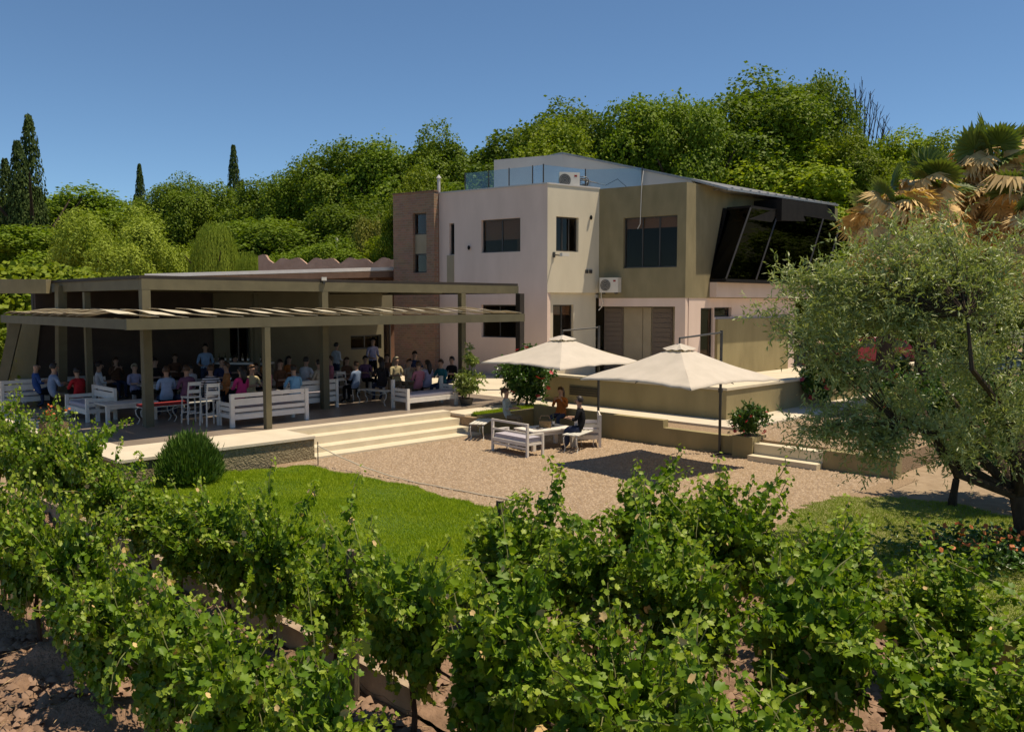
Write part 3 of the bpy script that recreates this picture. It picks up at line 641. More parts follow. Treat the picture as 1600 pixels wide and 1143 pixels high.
MB().cbox(c+Z*.06, .14, .14, .1, .3).build('lamp_head', M_acw, sp_); MB().cbox(c-Z*.03, .05, .05, .12).build('bracket', M_pole, sp_)
# terrace back walls
bw = thing('terrace_back_wall', uv(14, 29.5, 0), 'dark brown and beige wall closing the back of the shaded terrace', 'wall')
Mdb = mat('dark_brown_wall', (.075, .05, .036), (.05, .034, .026), .9, 2)  # dark brown is this back wall's own colour
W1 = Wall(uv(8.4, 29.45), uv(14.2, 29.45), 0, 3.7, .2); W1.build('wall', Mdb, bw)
W2 = Wall(uv(14.2, 29.4), uv(22.2, 29.4), 0, 3.7, .2)
q1 = W2.open(360, 392, 497, 640); q3 = W2.open(548, 596, 523, 545); q4 = W2.open(600, 622, 505, 640)
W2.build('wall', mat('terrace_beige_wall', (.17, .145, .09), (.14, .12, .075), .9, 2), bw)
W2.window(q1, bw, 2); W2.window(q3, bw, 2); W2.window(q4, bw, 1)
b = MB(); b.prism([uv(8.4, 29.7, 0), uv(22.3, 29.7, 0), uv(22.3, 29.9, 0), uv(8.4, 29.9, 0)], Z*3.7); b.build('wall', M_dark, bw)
sw = thing('leaning_side_wall', uv(8, 28.8, 0), 'olive wall with a slanted edge closing the left end of the terrace', 'wall')
c0_, c1_, c2_, c3_ = ay(12, 610, 26.6), ay(50, 622, 26.6), ay(64, 494, 26.6), ay(10, 494, 26.6)
b = MB(); b.prism([Vector((c0_.x, 26.6, -.8)), Vector((c1_.x, 26.6, -.8)), c1_, c2_, c3_, c0_], Vector((-.1, .22, 0))); b.build('wall', M_olive, sw)
sw2 = thing('slanted_post', uv(7.3, 28.6, 0), 'slanted dark post at the far left corner of the lower pergola', 'post')
a, c = ay(-8, 612, 25.6), ay(16, 496, 25.6); b = MB(); b.prism([a, a+Vector((.3, 0, 0)), c+Vector((.36, 0, 0)), c], Vector((-.1, .25, 0))); b.build('post', M_frame, sw2)
# bar counter and shelf with bottles
br = thing('bar_counter', uv(15.5, 28.2, 0), 'pale bar counter against the back wall of the terrace', 'counter')
ctr = ay(372, 570, 28.6)
MB().cbox((ctr.x, 28.6, .55), 2.2, .5, 1.02, R(-8)).build('counter', M_dark, br); MB().cbox((ctr.x, 28.6, 1.09), 2.3, .6, .06, R(-8)).build('counter_top', M_white, br)
bo = None
for i in range(9):
    p = Vector((ctr.x-.85+i*.2, 28.6+.02*(i % 3)-.12*(i-4)*.12, 1.12))
    if bo is None:
        bo = thing('bottle', (0, 0, 0), '', 'bottle', 'bottles lined up on the bar counter')
        b = MB(); b.tube([(0, 0, 0), (0, 0, .18), (0, 0, .22), (0, 0, .30)], [.037, .037, .014, .013], 8); b.build('glass_body', mat('bottle_glass', (.03, .05, .03), (.05, .06, .03), .1, 3, spec=.7), bo)
        b = MB(); b.tube([(0, 0, .05), (0, 0, .13)], .0385, 8, cap=False); b.build('paper_label', M_white, bo); o = bo
    else: o = dup(bo, p)
    o.location = p; o['label'] = 'dark wine bottle standing in the row on the terrace bar counter'

# ------------------------------------------------------------ furniture
FW = {}
def sofa_proto(L=1.7, cush=M_cush):
    t = thing('garden_sofa', (0, 0, 0), '', 'sofa', 'white slatted sofas', 0); D = .78
    # faces +Y; long along X
    for sx in (-1, 1):
        MB().cbox((sx*(L/2-.04), -D/2+.04, .42), .08, .08, .84).build('leg', M_white, t)
        MB().cbox((sx*(L/2-.04), D/2-.04, .31), .08, .08, .62).build('leg', M_white, t)
        for z_ in (.56, .44): MB().cbox((sx*(L/2-.04), 0, z_), .03, D-.165, .09).build('arm_slat', M_white, t)
        MB().cbox((sx*(L/2-.04), 0, .27), .035, D-.165, .10).build('rail', M_white, t)
    for z_, h in ((.79, .10), (.62, .17), (.42, .09)): MB().cbox((0, -D/2+.04, z_), L-.165, .035, h).build('back_slat', M_white, t)
    MB().cbox((0, -D/2+.04, .25), L-.165, .035, .13).build('rail', M_white, t); MB().cbox((0, D/2-.04, .26), L-.165, .035, .13).build('rail', M_white, t)
    MB().cbox((0, 0, .325), L-.17, D-.13, .02).build('seat_board', M_white, t)
    b = MB(); b.cbox((0, .02, .395), L-.2, D-.16, .11); o = b.build('cushion', cush, t); md = o.modifiers.new('bevel', 'BEVEL'); md.width = .035; md.segments = 2
    return t
def table_proto(L=1.3, Wd=.8, H=.5, m=M_white):
    t = thing('table', (0, 0, 0), '', 'table')
    for i in range(6): MB().cbox((0, -Wd/2+Wd/12+i*Wd/6, H-.02), L, Wd/6-.008, .035).build('top_board', m, t)
    for sx in (-1, 1):
        for sy in (-1, 1): MB().cbox((sx*(L/2-.07), sy*(Wd/2-.07), (H-.04)/2), .085, .085, H-.04).build('leg', m, t)
    MB().cbox((0, Wd/2-.07, H-.09), L-.23, .03, .09).build('apron', m, t); MB().cbox((0, -Wd/2+.07, H-.09), L-.23, .03, .09).build('apron', m, t)
    return t
def iron_bench(L=1.15, cush=None):
    t = thing('iron_bench', (0, 0, 0), '', 'bench')
    for i in range(4): MB().cbox((0, -.165+i*.11, .44), L, .085, .02).build('seat_slat', M_iron, t)
    for sx in (-1, 1):
        for sy in (-1, 1):
            x, y = sx*(L/2-.06), sy*.17; b = MB(); b.tube([(x, y, .43), (x+sx*.07, y, .36), (x+sx*.06, y, .24), (x-sx*.03, y, .12), (x+sx*.01, y, .02), (x+sx*.05, y, .012)], [.014, .014, .014, .012, .012, .014], 5); b.build('leg', M_iron, t)
    b = MB(); b.tube([(-L/2+.08, 0, .40), (-.15, 0, .30), (.15, 0, .30), (L/2-.08, 0, .40)], .01, 5); b.build('stretcher', M_iron, t)
    if cush: b = MB(); b.cbox((0, 0, .485), L-.05, .42, .06); b.build('cushion', cush, t)
    return t
def chair_proto(H=.45, back=.92):
    t = thing('chair', (0, 0, 0), '', 'chair'); w_ = .38
    MB().cbox((0, 0, H), w_, w_, .035).build('seat', M_white, t)
    for sx in (-1, 1):
        b = MB(); b.tube([(sx*.165, -.165, H-.02), (sx*.19, -.19, 0)], [.018, .022], 4); b.build('leg', M_white, t)
        b = MB(); b.tube([(sx*.165, .165, H-.02), (sx*.19, .19, 0)], [.018, .022], 4); b.build('leg', M_white, t)
        b = MB(); b.tube([(sx*.165, -.16, H+.01), (sx*.15, -.21, back)], .02, 4); b.build('back_post', M_white, t)
    for z_ in (back-.05, back-.25): MB().cbox((0, -.2+(.02 if z_ < back-.1 else -.0), z_), .31, .022, .09).build('back_slat', M_white, t)
    for y_ in (-.18, .18): MB().cbox((0, y_, H*.4), .33, .022, .03).build('stretcher', M_white, t)
    return t
def face(ax): return math.atan2(ax.y, ax.x)-math.pi/2     # rotation that turns +Y to ax
pr = sofa_proto(); used = []
def put(proto, loc, rz, label, group=None, sc=1):
    if proto.name in used: o = dup(proto, loc, rz, sc, label, group)
    else: used.append(proto.name); o = proto; o.location = loc; o.rotation_euler.z = rz; o.scale = (sc,)*3 if not hasattr(sc, '__len__') else sc; o['label'] = label
    if group: o['group'] = group
    return o
GZ = -.55
put(pr, az(52, 636, 0)+V*.3, face(V), 'white slatted sofa at the far left corner of the terrace', sc=(1.0, 1, 1))
put(pr, az(150, 655, 0)+V*.35, face(-U), 'white sofa turned side on with lilac grey cushion, left of the corner post', sc=(.95, 1, 1))
put(pr, (az(360, 668, 0)+az(482, 655, 0))/2+V*.35, face(V), 'long white slatted sofa seen from behind at the single thin front post', sc=(1.3, 1, 1))
put(pr, az(492, 640, 0)+V*.5, face(V), 'white slatted sofa behind the middle pergola post', sc=(1.05, 1, 1))
put(pr, az(676, 636, 0)+V*.35, face(-V), 'white sofa with lilac cushion at the top of the steps, right end of the terrace', sc=(1.15, 1, 1))
for ch_ in list(bpy.data.objects):
    if ch_.parent and ch_.parent.get('label', '').startswith('white sofa with lilac cushion at the top') and ch_.name.startswith('back_slat'): bpy.data.objects.remove(ch_)
rs = az(947, 697, GZ)+V*.45-U*.3; put(pr, rs+U*.1, face(Vector((-1, .05, 0))), 'white slatted armchair behind the man in black in the gravel court', sc=(.5, .85, 1))
# slim bench in the court
bt = thing('garden_bench', (0, 0, 0), 'white slatted metal garden bench with pale cushion, left of the outdoor table', 'bench')
L = 1.35; D = .55
for sx in (-1, 1):
    MB().cbox((sx*(L/2-.03), -D/2+.03, .4), .055, .055, .8).build('leg', M_white, bt); MB().cbox((sx*(L/2-.03), D/2-.03, .27), .055, .055, .54).build('leg', M_white, bt)
    MB().cbox((sx*(L/2-.03), 0, .53), .05, D-.115, .03).build('arm_rest', M_white, bt); MB().cbox((sx*(L/2-.03), 0, .3), .03, D-.115, .05).build('rail', M_white, bt)
for z_, h in ((.775, .05), (.56, .05), (.30, .08), (.2, .05)): MB().cbox((0, -D/2+.03, z_), L-.115, .03, h).build('back_slat', M_white, bt)
MB().cbox((0, D/2-.03, .3), L-.115, .03, .07).build('rail', M_white, bt); MB().cbox((0, 0, .345), L-.12, D-.07, .02).build('seat_board', M_white, bt); MB().cbox((0, .01, .40), L-.14, D-.1, .09).build('cushion', M_cush, bt)
bt.location = (az(765, 704, GZ)+az(818, 715, GZ))/2+Vector((.27, .2, 0)); dd = (az(765, 704, GZ)-az(818, 715, GZ)).normalized(); bt.rotation_euler.z = math.atan2(-dd.y, -dd.x)
# tables and benches
tp = table_proto(1.35, .85, .5)
T0 = az(860, 707, GZ)+Vector((-.1, .85, 0)); put(tp, T0, math.atan2(.75, .9)-.1, 'white plank table in the gravel court with the three people around it')
put(tp, az(205, 658, 0)+V*.3, face(V), 'white low table at the left of the corner post on the terrace')
ib = iron_bench(); put(ib, az(907, 706, GZ)+Vector((.0, .35, 0)), math.atan2(.85, .45), 'white curly legged iron bench under the man in black')
put(ib, az(590, 632, 0)+V*.1, math.atan2(.3, .9)-.9, 'empty white curly legged iron bench on the terrace in front of the crowd')
ibr = iron_bench(1.25, M_redc); ibr.name = 'iron_bench'; put(ibr, az(258, 660, 0)+V*.1, face(V), 'white iron bench with red cushion beside the corner post')
put(ib, az(305, 655, 0)+V*.2, face(V), 'white curly legged iron bench between the red cushioned bench and the bar stool')
put(ib, az(752, 686, GZ)+Vector((0, .3, 0)), face(Vector((1, -.2, 0))), 'white iron bench at the foot of the steps under the woman in grey')
ch = chair_proto(.45, .92); sto = chair_proto(.68, 1.08); sto.name = 'bar_stool'; sto['category'] = 'stool'
put(ch, az(173, 640, 0)+V*.6, face(-V), 'white chair with ladder back between the red and lilac shirts')
put(sto, az(329, 664, 0), face(V), 'tall white wooden bar stool beside the woman in stripes')
put(sto, az(308, 662, 0)+V*.3, face(V), 'tall white wooden bar stool half hidden left of the front one')
put(ch, az(640, 640, 0)+V*3.3, face(-V), 'white chair in the shade in front of the back wall, left of the brown opening')
put(ch, az(560, 640, 0)+V*2.5, face(V), 'white chair behind the empty iron bench')
dt = table_proto(2.2, .9, .74); dt.name = 'dining_table'; dt['category'] = 'table'
for px, py, off, lab in ((300, 640, 1.2, 'long white dining table on the terrace before the bar'), (415, 640, 1.2, 'long white dining table behind the sofa at the thin post'), (110, 630, 1.3, 'long white dining table behind the left sofas'), (545, 620, 1.3, 'long white dining table near the middle post'), (660, 615, 1.2, 'long white dining table behind the sofa by the steps')):
    put(dt, az(px, py, 0)+V*off, face(V), lab)
# things on tables
def glassware(loc, lab):
    t = thing('wine_glass', loc, lab, 'glass', 'wine glasses on the terrace tables'); b = MB(); b.tube([(0, 0, 0), (0, 0, .005), (0, 0, .09), (0, 0, .12), (0, 0, .17), (0, 0, .2)], [.03, .004, .004, .03, .035, .028], 8, cap=False)
    me = b.build('bowl', M_glassc, None); me.parent = t; t.location = loc; return t
gl0 = None; rng = random.Random(4)
for o in [x for x in list(C.objects) if x.type == 'EMPTY' and x.name.startswith('dining_table')]:
    for k_ in range(5):
        p = o.location + (Matrix.Rotation(o.rotation_euler.z, 3, 'Z') @ Vector((rng.uniform(-.9, .9), rng.uniform(-.3, .3), .738)))
        lab = 'stemmed wine glass on a dining table in the shade of the terrace'
        if gl0 is None: gl0 = glassware(p, lab)
        else: dup(gl0, p)
def T_on(dx, dy, z_=.5): return T0 + (Matrix.Rotation(tp.rotation_euler.z, 3, 'Z') @ Vector((dx, dy, z_)))
bk = thing('basket', T_on(.0, .0), 'woven tan picnic basket in the middle of the gravel court table', 'basket')
o_ = T_on(0, 0)
b = MB(); b.prism([o_+Vector((-.15, -.11, 0)), o_+Vector((.15, -.11, 0)), o_+Vector((.15, .11, 0)), o_+Vector((-.15, .11, 0))], Z*.17); b.build('basket_body', mat('wicker', (.34, .22, .1), (.2, .12, .05), .9, 30, .8, 60), bk)
MB().tube([o_+Vector((-.14, 0, .17)), o_+Vector((-.10, 0, .3)), o_+Vector((.10, 0, .3)), o_+Vector((.14, 0, .17))], .013, 5).build('handle', M_terr, bk)
pl = thing('bottle', T_on(.32, .08), 'dark wine bottle standing on the gravel court table beside the basket', 'bottle'); o_ = T_on(.32, .08)
MB().tube([o_, o_+Z*.18, o_+Z*.22, o_+Z*.3], [.037, .037, .014, .013], 8).build('glass_body', MATS['bottle_glass'], pl); MB().tube([o_+Z*.05, o_+Z*.13], .0385, 8, cap=False).build('paper_label', M_white, pl)
plt = thing('plate', T_on(-.3, -.12), 'white plate on the gravel court table', 'plate'); o_ = T_on(-.3, -.12)
MB().tube([o_+Z*.001, o_+Z*.006, o_+Z*.018], [.07, .08, .125], 16).build('dish', M_white, plt); MB().ball(tuple(o_+Z*.03), .06, .05, .025).build('food', M_terr, plt)

# ------------------------------------------------------------ umbrellas
def umbrella(center, mast, half, rim, apex, rz, label):
    t = thing('garden_umbrella', (mast.x, mast.y, mast.z), label, 'umbrella', 'cream square garden umbrellas')
    c = Vector((center.x, center.y, 0)); ax = Vector((math.cos(rz), math.sin(rz), 0)); ay_ = Vector((-ax.y, ax.x, 0))
    hx, hy = half
    crn = [c+ax*sx*hx+ay_*sy*hy+Z*rim for sx, sy in ((-1, -1), (1, -1), (1, 1), (-1, 1))]; A = c+Z*apex
    for i in range(4):
        p, q = crn[i], crn[(i+1) % 4]; b = MB(); N_ = 12; G = []
        for j in range(N_+1):
            tt = .13+(1-.13)*j/N_; row = []
            for k_ in range(N_+1):
                s_ = k_/N_; e = p.lerp(q, s_); x = A.lerp(e, tt); sag = 4*s_*(1-s_)
                x = x + (A-e).normalized()*(.13*sag*tt**3); x.z -= .03*math.sin(tt*math.pi)
                x.z += .010*math.sin(s_*31+j*.9+i*2)*tt+.006*math.sin(s_*57-j*.5); row.append(x)
            G.append(row)
        for j in range(N_):
            for k_ in range(N_): b.quad(G[j][k_], G[j+1][k_], G[j+1][k_+1], G[j][k_+1])
        # short valance hem
        for k_ in range(N_):
            a_, b_ = G[N_][k_], G[N_][k_+1]; b.quad(a_, a_-Z*.03, b_-Z*.03, b_)
        o = b.build('canopy_panel', M_canvas, t, smooth=True); md = o.modifiers.new('weld', 'WELD'); md.merge_threshold = .001
    b = MB(); top = []
    for i in range(4):
        p, q = A.lerp(crn[i], .17), A.lerp(crn[(i+1) % 4], .17)
        for k_ in range(4): x = p.lerp(q, k_/4); top.append(Vector((x.x, x.y, x.z+.035+(.03 if k_ == 0 else -.015*math.sin(k_*2.1)))))
    tip = A+Z*.05
    for i in range(len(top)): b.quad(tip, top[i], top[(i+1) % len(top)])
    b.build('vent_cap', M_canvas, t, smooth=True)
    for i in range(4):
        MB().tube([A-Z*.05, A.lerp(crn[i], .5)-Z*.11, crn[i]-Z*.02], .012, 5).build('rib', M_pole, t)
        m_ = crn[i].lerp(crn[(i+1) % 4], .5); MB().tube([A-Z*.05, A.lerp(m_, .5)-Z*.16, A.lerp(m_, .93)-Z*.05], .011, 5).build('rib', M_pole, t)
    m0 = mast; mt = Vector((mast.x, mast.y, apex+.28))
    MB().tube([m0, mt], .035, 8).build('mast', M_pole, t)
    MB().tube([mt-Z*.05, A+Z*.16], .022, 6).build('arm', M_pole, t); MB().tube([A+Z*.16, A-Z*.12], .02, 6).build('hanger', M_pole, t)
    MB().tube([m0+Z*1.5, m0+Z*1.6], .055, 8).build('clamp', M_pole, t)
    for a_ in (rz+.25, rz+.25+math.pi/2):
        dx = Vector((math.cos(a_), math.sin(a_), 0)); MB().box(m0-dx*.5-dx.cross(Z)*.03+Z*.002, dx*1.0, dx.cross(Z)*.06, Z*.04+Z*(.041 if a_ > rz+1 else 0)*0).build('base_bar', M_pole, t)
    return t
umbrella(uv(16.0, 10.75), Vector((*az(1124, 709, GZ).xy, GZ)), (1.55, 1.55), 1.41, 2.16, R(40), 'cream square cantilever umbrella on the right, nearer the small steps')
umbrella(Vector((1.38, 23.35, 0)), Vector((2.45, 24.1, -.12)), (1.6, 1.6), 1.46, 2.18, R(40), 'cream square cantilever umbrella on the left, over the three people at the table')

# ------------------------------------------------------------ people
SKIN = mat('skin', (.42, .25, .17), (.36, .2, .13), .6, 5); HAIRD = mat('dark_hair', (.015, .011, .009), (.03, .02, .015), .5, 20); HAIRB = mat('brown_hair', (.09, .045, .02), (.05, .025, .012), .5, 20)
HAIRG = mat('grey_blond_hair', (.32, .27, .19), (.22, .18, .12), .6, 20); SHOE = mat('shoe', (.04, .035, .03))
def cloth(nm, c): return mat(nm, c, tuple(x*.75 for x in c), .9, 9, .2, 20, .1)
def person_mesh(name, J, E, Rr, root, mark):
    me = bpy.data.meshes.new(name); keys = list(J); ix = {k_: i for i, k_ in enumerate(keys)}
    me.from_pydata([J[k_] for k_ in keys], [(ix[a], ix[b]) for a, b in E], []); o = bpy.data.objects.new(name, me); C.objects.link(o)
    o.modifiers.new('skin', 'SKIN'); sv = me.skin_vertices[0].data
    for k_ in keys:
        r_ = Rr[k_]; sv[ix[k_]].radius = r_ if isinstance(r_, tuple) else (r_, r_); sv[ix[k_]].use_root = (k_ == root)
    ss = o.modifiers.new('sub', 'SUBSURF'); ss.levels = 2; ss.render_levels = 2
    dg = bpy.context.evaluated_depsgraph_get(); m2 = bpy.data.meshes.new_from_object(o.evaluated_get(dg)); m2.name = name
    bpy.data.objects.remove(o)
    bm = bmesh.new(); bm.from_mesh(m2)
    hp = Vector(J['head']); 
    def add_ball(c, r_, sc_=(1, 1, 1)):
        bmesh.ops.create_uvsphere(bm, u_segments=8, v_segments=6, radius=r_, matrix=Matrix.Translation(c) @ Matrix.Diagonal((*sc_, 1)))
    # face: nose, ears, chin; fingers on both hands
    add_ball(hp+Vector((0, .098, .0)), .016, (1, 1, 1.6))
    for sx in (-1, 1): add_ball(hp+Vector((sx*.082, .0, .0)), .02, (.5, .8, 1.4)); add_ball(hp+Vector((sx*.032, .086, .028)), .012)
    add_ball(hp+Vector((0, .088, -.048)), .02, (1.3, .5, .35))
    fb = MB()
    for s_ in ('l', 'r'):
        h = Vector(J['hand_'+s_]); wv = Vector(J['wrist_'+s_]); d = (h-wv).normalized(); side = d.cross(Z); side = side.normalized() if side.length > .1 else Vector((1, 0, 0))
        for q in range(4):
            p_ = h+side*(-.03+.02*q)+d*.01; L_ = (.06, .072, .068, .052)[q]; fb.tube([p_, p_+d*L_*.5-Z*.006, p_+d*L_*.85-Z*.03], [.009, .0085, .006], 5)
        sg = 1 if s_ == 'l' else -1
        fb.tube([wv.lerp(h, .7)+side*sg*.025, h+side*sg*.05+d*.01, h+side*sg*.045+d*.035-Z*.01], [.011, .010, .007], 5)
    vs = [bm.verts.new(v_) for v_ in fb.v]
    for f_ in fb.f:
        try: bm.faces.new([vs[i] for i in f_])
        except ValueError: pass
    for f_ in bm.faces:
        f_.smooth = True; f_.material_index = mark(f_.calc_center_median())
    bm.to_mesh(m2); bm.free(); 
    return m2
def seated(elx=.23, wy=.30, wz=.80, wx=.13, lean=0.):
    J = dict(pelvis=(0, 0, .54), belly=(0, .0+lean*.3, .70), chest=(0, .0+lean*.8, .92), neck=(0, lean, 1.08), nk2=(0, lean+.01, 1.14), head=(0, lean+.025, 1.24), crown=(0, lean+.015, 1.31))
    E = [('pelvis', 'belly'), ('belly', 'chest'), ('chest', 'neck'), ('neck', 'nk2'), ('nk2', 'head'), ('head', 'crown')]
    Rr = dict(pelvis=(.17, .12), belly=(.145, .11), chest=(.155, .115), neck=(.06, .06), nk2=.052, head=(.078, .092), crown=(.062, .07))
    for s_, k_ in (('l', 1), ('r', -1)):
        J['sh_'+s_] = (k_*.175, lean*.9, 1.02); J['elb_'+s_] = (k_*elx, .06+lean, .78); J['wrist_'+s_] = (k_*wx, wy, wz); J['hand_'+s_] = (k_*(wx-.03), wy+.07, wz)
        J['hip_'+s_] = (k_*.10, .10, .53); J['knee_'+s_] = (k_*.12, .44, .52); J['ank_'+s_] = (k_*.12, .42, .11); J['toe_'+s_] = (k_*.12, .56, .045)
        E += [('chest', 'sh_'+s_), ('sh_'+s_, 'elb_'+s_), ('elb_'+s_, 'wrist_'+s_), ('wrist_'+s_, 'hand_'+s_), ('pelvis', 'hip_'+s_), ('hip_'+s_, 'knee_'+s_), ('knee_'+s_, 'ank_'+s_), ('ank_'+s_, 'toe_'+s_)]
        Rr.update({'sh_'+s_: .062, 'elb_'+s_: .043, 'wrist_'+s_: .028, 'hand_'+s_: (.04, .018), 'hip_'+s_: .092, 'knee_'+s_: .066, 'ank_'+s_: .045, 'toe_'+s_: .038})
    def mark(c):
        if c.z > 1.075 + (0 if abs(c.x) < .09 else .05): return 0
        if c.z < .08: return 3
        if c.z < .5 or (c.z < .64 and c.y > .08 and abs(c.x) < .22 and c.z < .60): return 2
        if c.y > .16+lean and c.z > .64: return 0
        return 1
    return J, E, Rr, mark
def standing():
    J = dict(pelvis=(0, 0, .95), belly=(0, .01, 1.10), chest=(0, .0, 1.30), neck=(0, .0, 1.47), nk2=(0, .01, 1.53), head=(0, .025, 1.63), crown=(0, .015, 1.70))
    E = [('pelvis', 'belly'), ('belly', 'chest'), ('chest', 'neck'), ('neck', 'nk2'), ('nk2', 'head'), ('head', 'crown')]
    Rr = dict(pelvis=(.16, .11), belly=(.14, .10), chest=(.16, .11), neck=(.06, .06), nk2=.052, head=(.078, .092), crown=(.062, .07))
    for s_, k_ in (('l', 1), ('r', -1)):
        J['sh_'+s_] = (k_*.18, 0, 1.41); J['elb_'+s_] = (k_*.25, -.02, 1.13); J['wrist_'+s_] = (k_*.2, .22, 1.05); J['hand_'+s_] = (k_*.17, .29, 1.07)
        J['hip_'+s_] = (k_*.09, 0, .88); J['knee_'+s_] = (k_*.11, .02, .5); J['ank_'+s_] = (k_*.12, -.01, .1); J['toe_'+s_] = (k_*.13, .13, .04)
        E += [('chest', 'sh_'+s_), ('sh_'+s_, 'elb_'+s_), ('elb_'+s_, 'wrist_'+s_), ('wrist_'+s_, 'hand_'+s_), ('pelvis', 'hip_'+s_), ('hip_'+s_, 'knee_'+s_), ('knee_'+s_, 'ank_'+s_), ('ank_'+s_, 'toe_'+s_)]
        Rr.update({'sh_'+s_: .062, 'elb_'+s_: .043, 'wrist_'+s_: .028, 'hand_'+s_: (.04, .018), 'hip_'+s_: .09, 'knee_'+s_: .062, 'ank_'+s_: .042, 'toe_'+s_: .038})
    def mark(c):
        if c.z > 1.465 + (0 if abs(c.x) < .09 else .05): return 0
        if c.z < .08: return 3
        if c.z < .97: return 2
        if c.y > .1 and c.z < 1.2: return 0
        return 1
    return J, E, Rr, mark
POSE = {}
for nm, args in (('rest', seated()), ('lean', seated(.26, .36, .82, .10, .10)), ('chin', seated(.24, .22, 1.06, .07, .05)), ('stand', standing())):
    J, E, Rr, mk = args; POSE[nm] = (person_mesh('person_body', J, E, Rr, 'pelvis', mk), Vector(J['head']))
def hair_mesh(kind):
    b = MB(); n_, m_ = 12, 8
    for i in range(m_+1):
        ph = (math.pi*.62)*i/m_
        for k_ in range(n_):
            a = 2*math.pi*k_/n_; fr_ = math.sin(a) > .35; r_ = .105; lim = ph if not fr_ else min(ph, .95)
            b.v.append((r_*.92*math.sin(lim)*math.cos(a), r_*1.08*math.sin(lim)*math.sin(a)-.012, r_*1.12*math.cos(lim)+.015))
    for i in range(m_):
        for k_ in range(n_): k2 = (k_+1) % n_; b.f.append((i*n_+k_, (i+1)*n_+k_, (i+1)*n_+k2, i*n_+k2)); b.m.append(0)
    if kind == 'long': b.tube([(0, -.06, .06), (0, -.105, -.06), (0, -.125, -.2), (0, -.12, -.34)], [.07, .085, .08, .03], 8)
    if kind == 'tail': b.tube([(0, -.09, .08), (0, -.15, .06), (0, -.16, -.06), (0, -.14, -.16)], [.03, .04, .03, .01], 7)
    me = bpy.data.meshes.new('hair'); me.from_pydata(b.v, [], b.f); me.materials.append(HAIRD); me.polygons.foreach_set('use_smooth', [True]*len(me.polygons)); return me
HAIR = {k_: hair_mesh(k_) for k_ in ('short', 'long', 'tail')}
JEAN = cloth('dark_jeans', (.04, .05, .09)); KHA = cloth('khaki_trousers', (.22, .17, .11)); BLK = cloth('black_cloth', (.012, .012, .014))
COL = dict(blue=(.03, .07, .22), greyblue=(.20, .26, .38), navy=(.03, .04, .09), red=(.42, .025, .03), white=(.6, .58, .6), lilac=(.36, .33, .46), light=(.28, .38, .55), plum=(.16, .08, .14), orange=(.52, .22, .08),
           pink=(.62, .05, .18), dark=(.03, .025, .025), brown=(.14, .07, .04), sky=(.22, .42, .6), beige=(.42, .36, .27), cream=(.5, .42, .25), rose=(.5, .18, .22), teal=(.03, .14, .17), black=(.012, .012, .014), rust=(.40, .13, .03), grey=(.4, .44, .42))
def stripes():
    m = bpy.data.materials.new('striped_cloth'); m.use_nodes = True; n = m.node_tree; tc = n.nodes.new('ShaderNodeTexCoord'); sp = n.nodes.new('ShaderNodeSeparateXYZ'); n.links.new(tc.outputs['Object'], sp.inputs[0])
    q = n.nodes.new('ShaderNodeMath'); q.operation = 'MULTIPLY'; q.inputs[1].default_value = 95; n.links.new(sp.outputs[2], q.inputs[0]); s_ = n.nodes.new('ShaderNodeMath'); s_.operation = 'SINE'; n.links.new(q.outputs[0], s_.inputs[0])
    g = n.nodes.new('ShaderNodeMath'); g.operation = 'GREATER_THAN'; g.inputs[1].default_value = 0; n.links.new(s_.outputs[0], g.inputs[0]); x = n.nodes.new('ShaderNodeMix'); x.data_type = 'RGBA'
    x.inputs[6].default_value = (.015, .013, .02, 1); x.inputs[7].default_value = (.6, .57, .6, 1); n.links.new(g.outputs[0], x.inputs[0]); n.links.new(x.outputs[2], n.nodes['Principled BSDF'].inputs[0]); return m
STR = stripes()
def person(loc, rz, pose, col, hair, hm, label, trousers=JEAN, dz=0):
    t = thing('person', (0, 0, 0), label, 'person'); me, hp = POSE[pose]
    if not me.materials:
        for mm_ in (SKIN, JEAN, JEAN, SHOE): me.materials.append(mm_)
    o = link(me, 'body', t)
    for i, mm_ in enumerate((SKIN, STR if col == 'stripe' else cloth(col+'_shirt', COL[col]), trousers, SHOE)):
        o.material_slots[i].link = 'OBJECT'; o.material_slots[i].material = mm_
    if hair: h = link(HAIR[hair], 'hair', t, hp+Vector((0, 0, .02))); h.material_slots[0].link = 'OBJECT'; h.material_slots[0].material = hm
    t.location = Vector(loc)+Z*dz; t.rotation_euler.z = rz; k_s = .94+.11*((len(label)*7) % 10)/10; t.scale = (k_s, k_s, k_s); return t
def seat_at(px, yh, d, z0=0, hz=1.33): # ground point below a head seen at px, distance d
    return Vector(((px-800)/FPX*d, d, z0))
av, mv, au, mu = face(V), face(-V), face(U), face(-U)
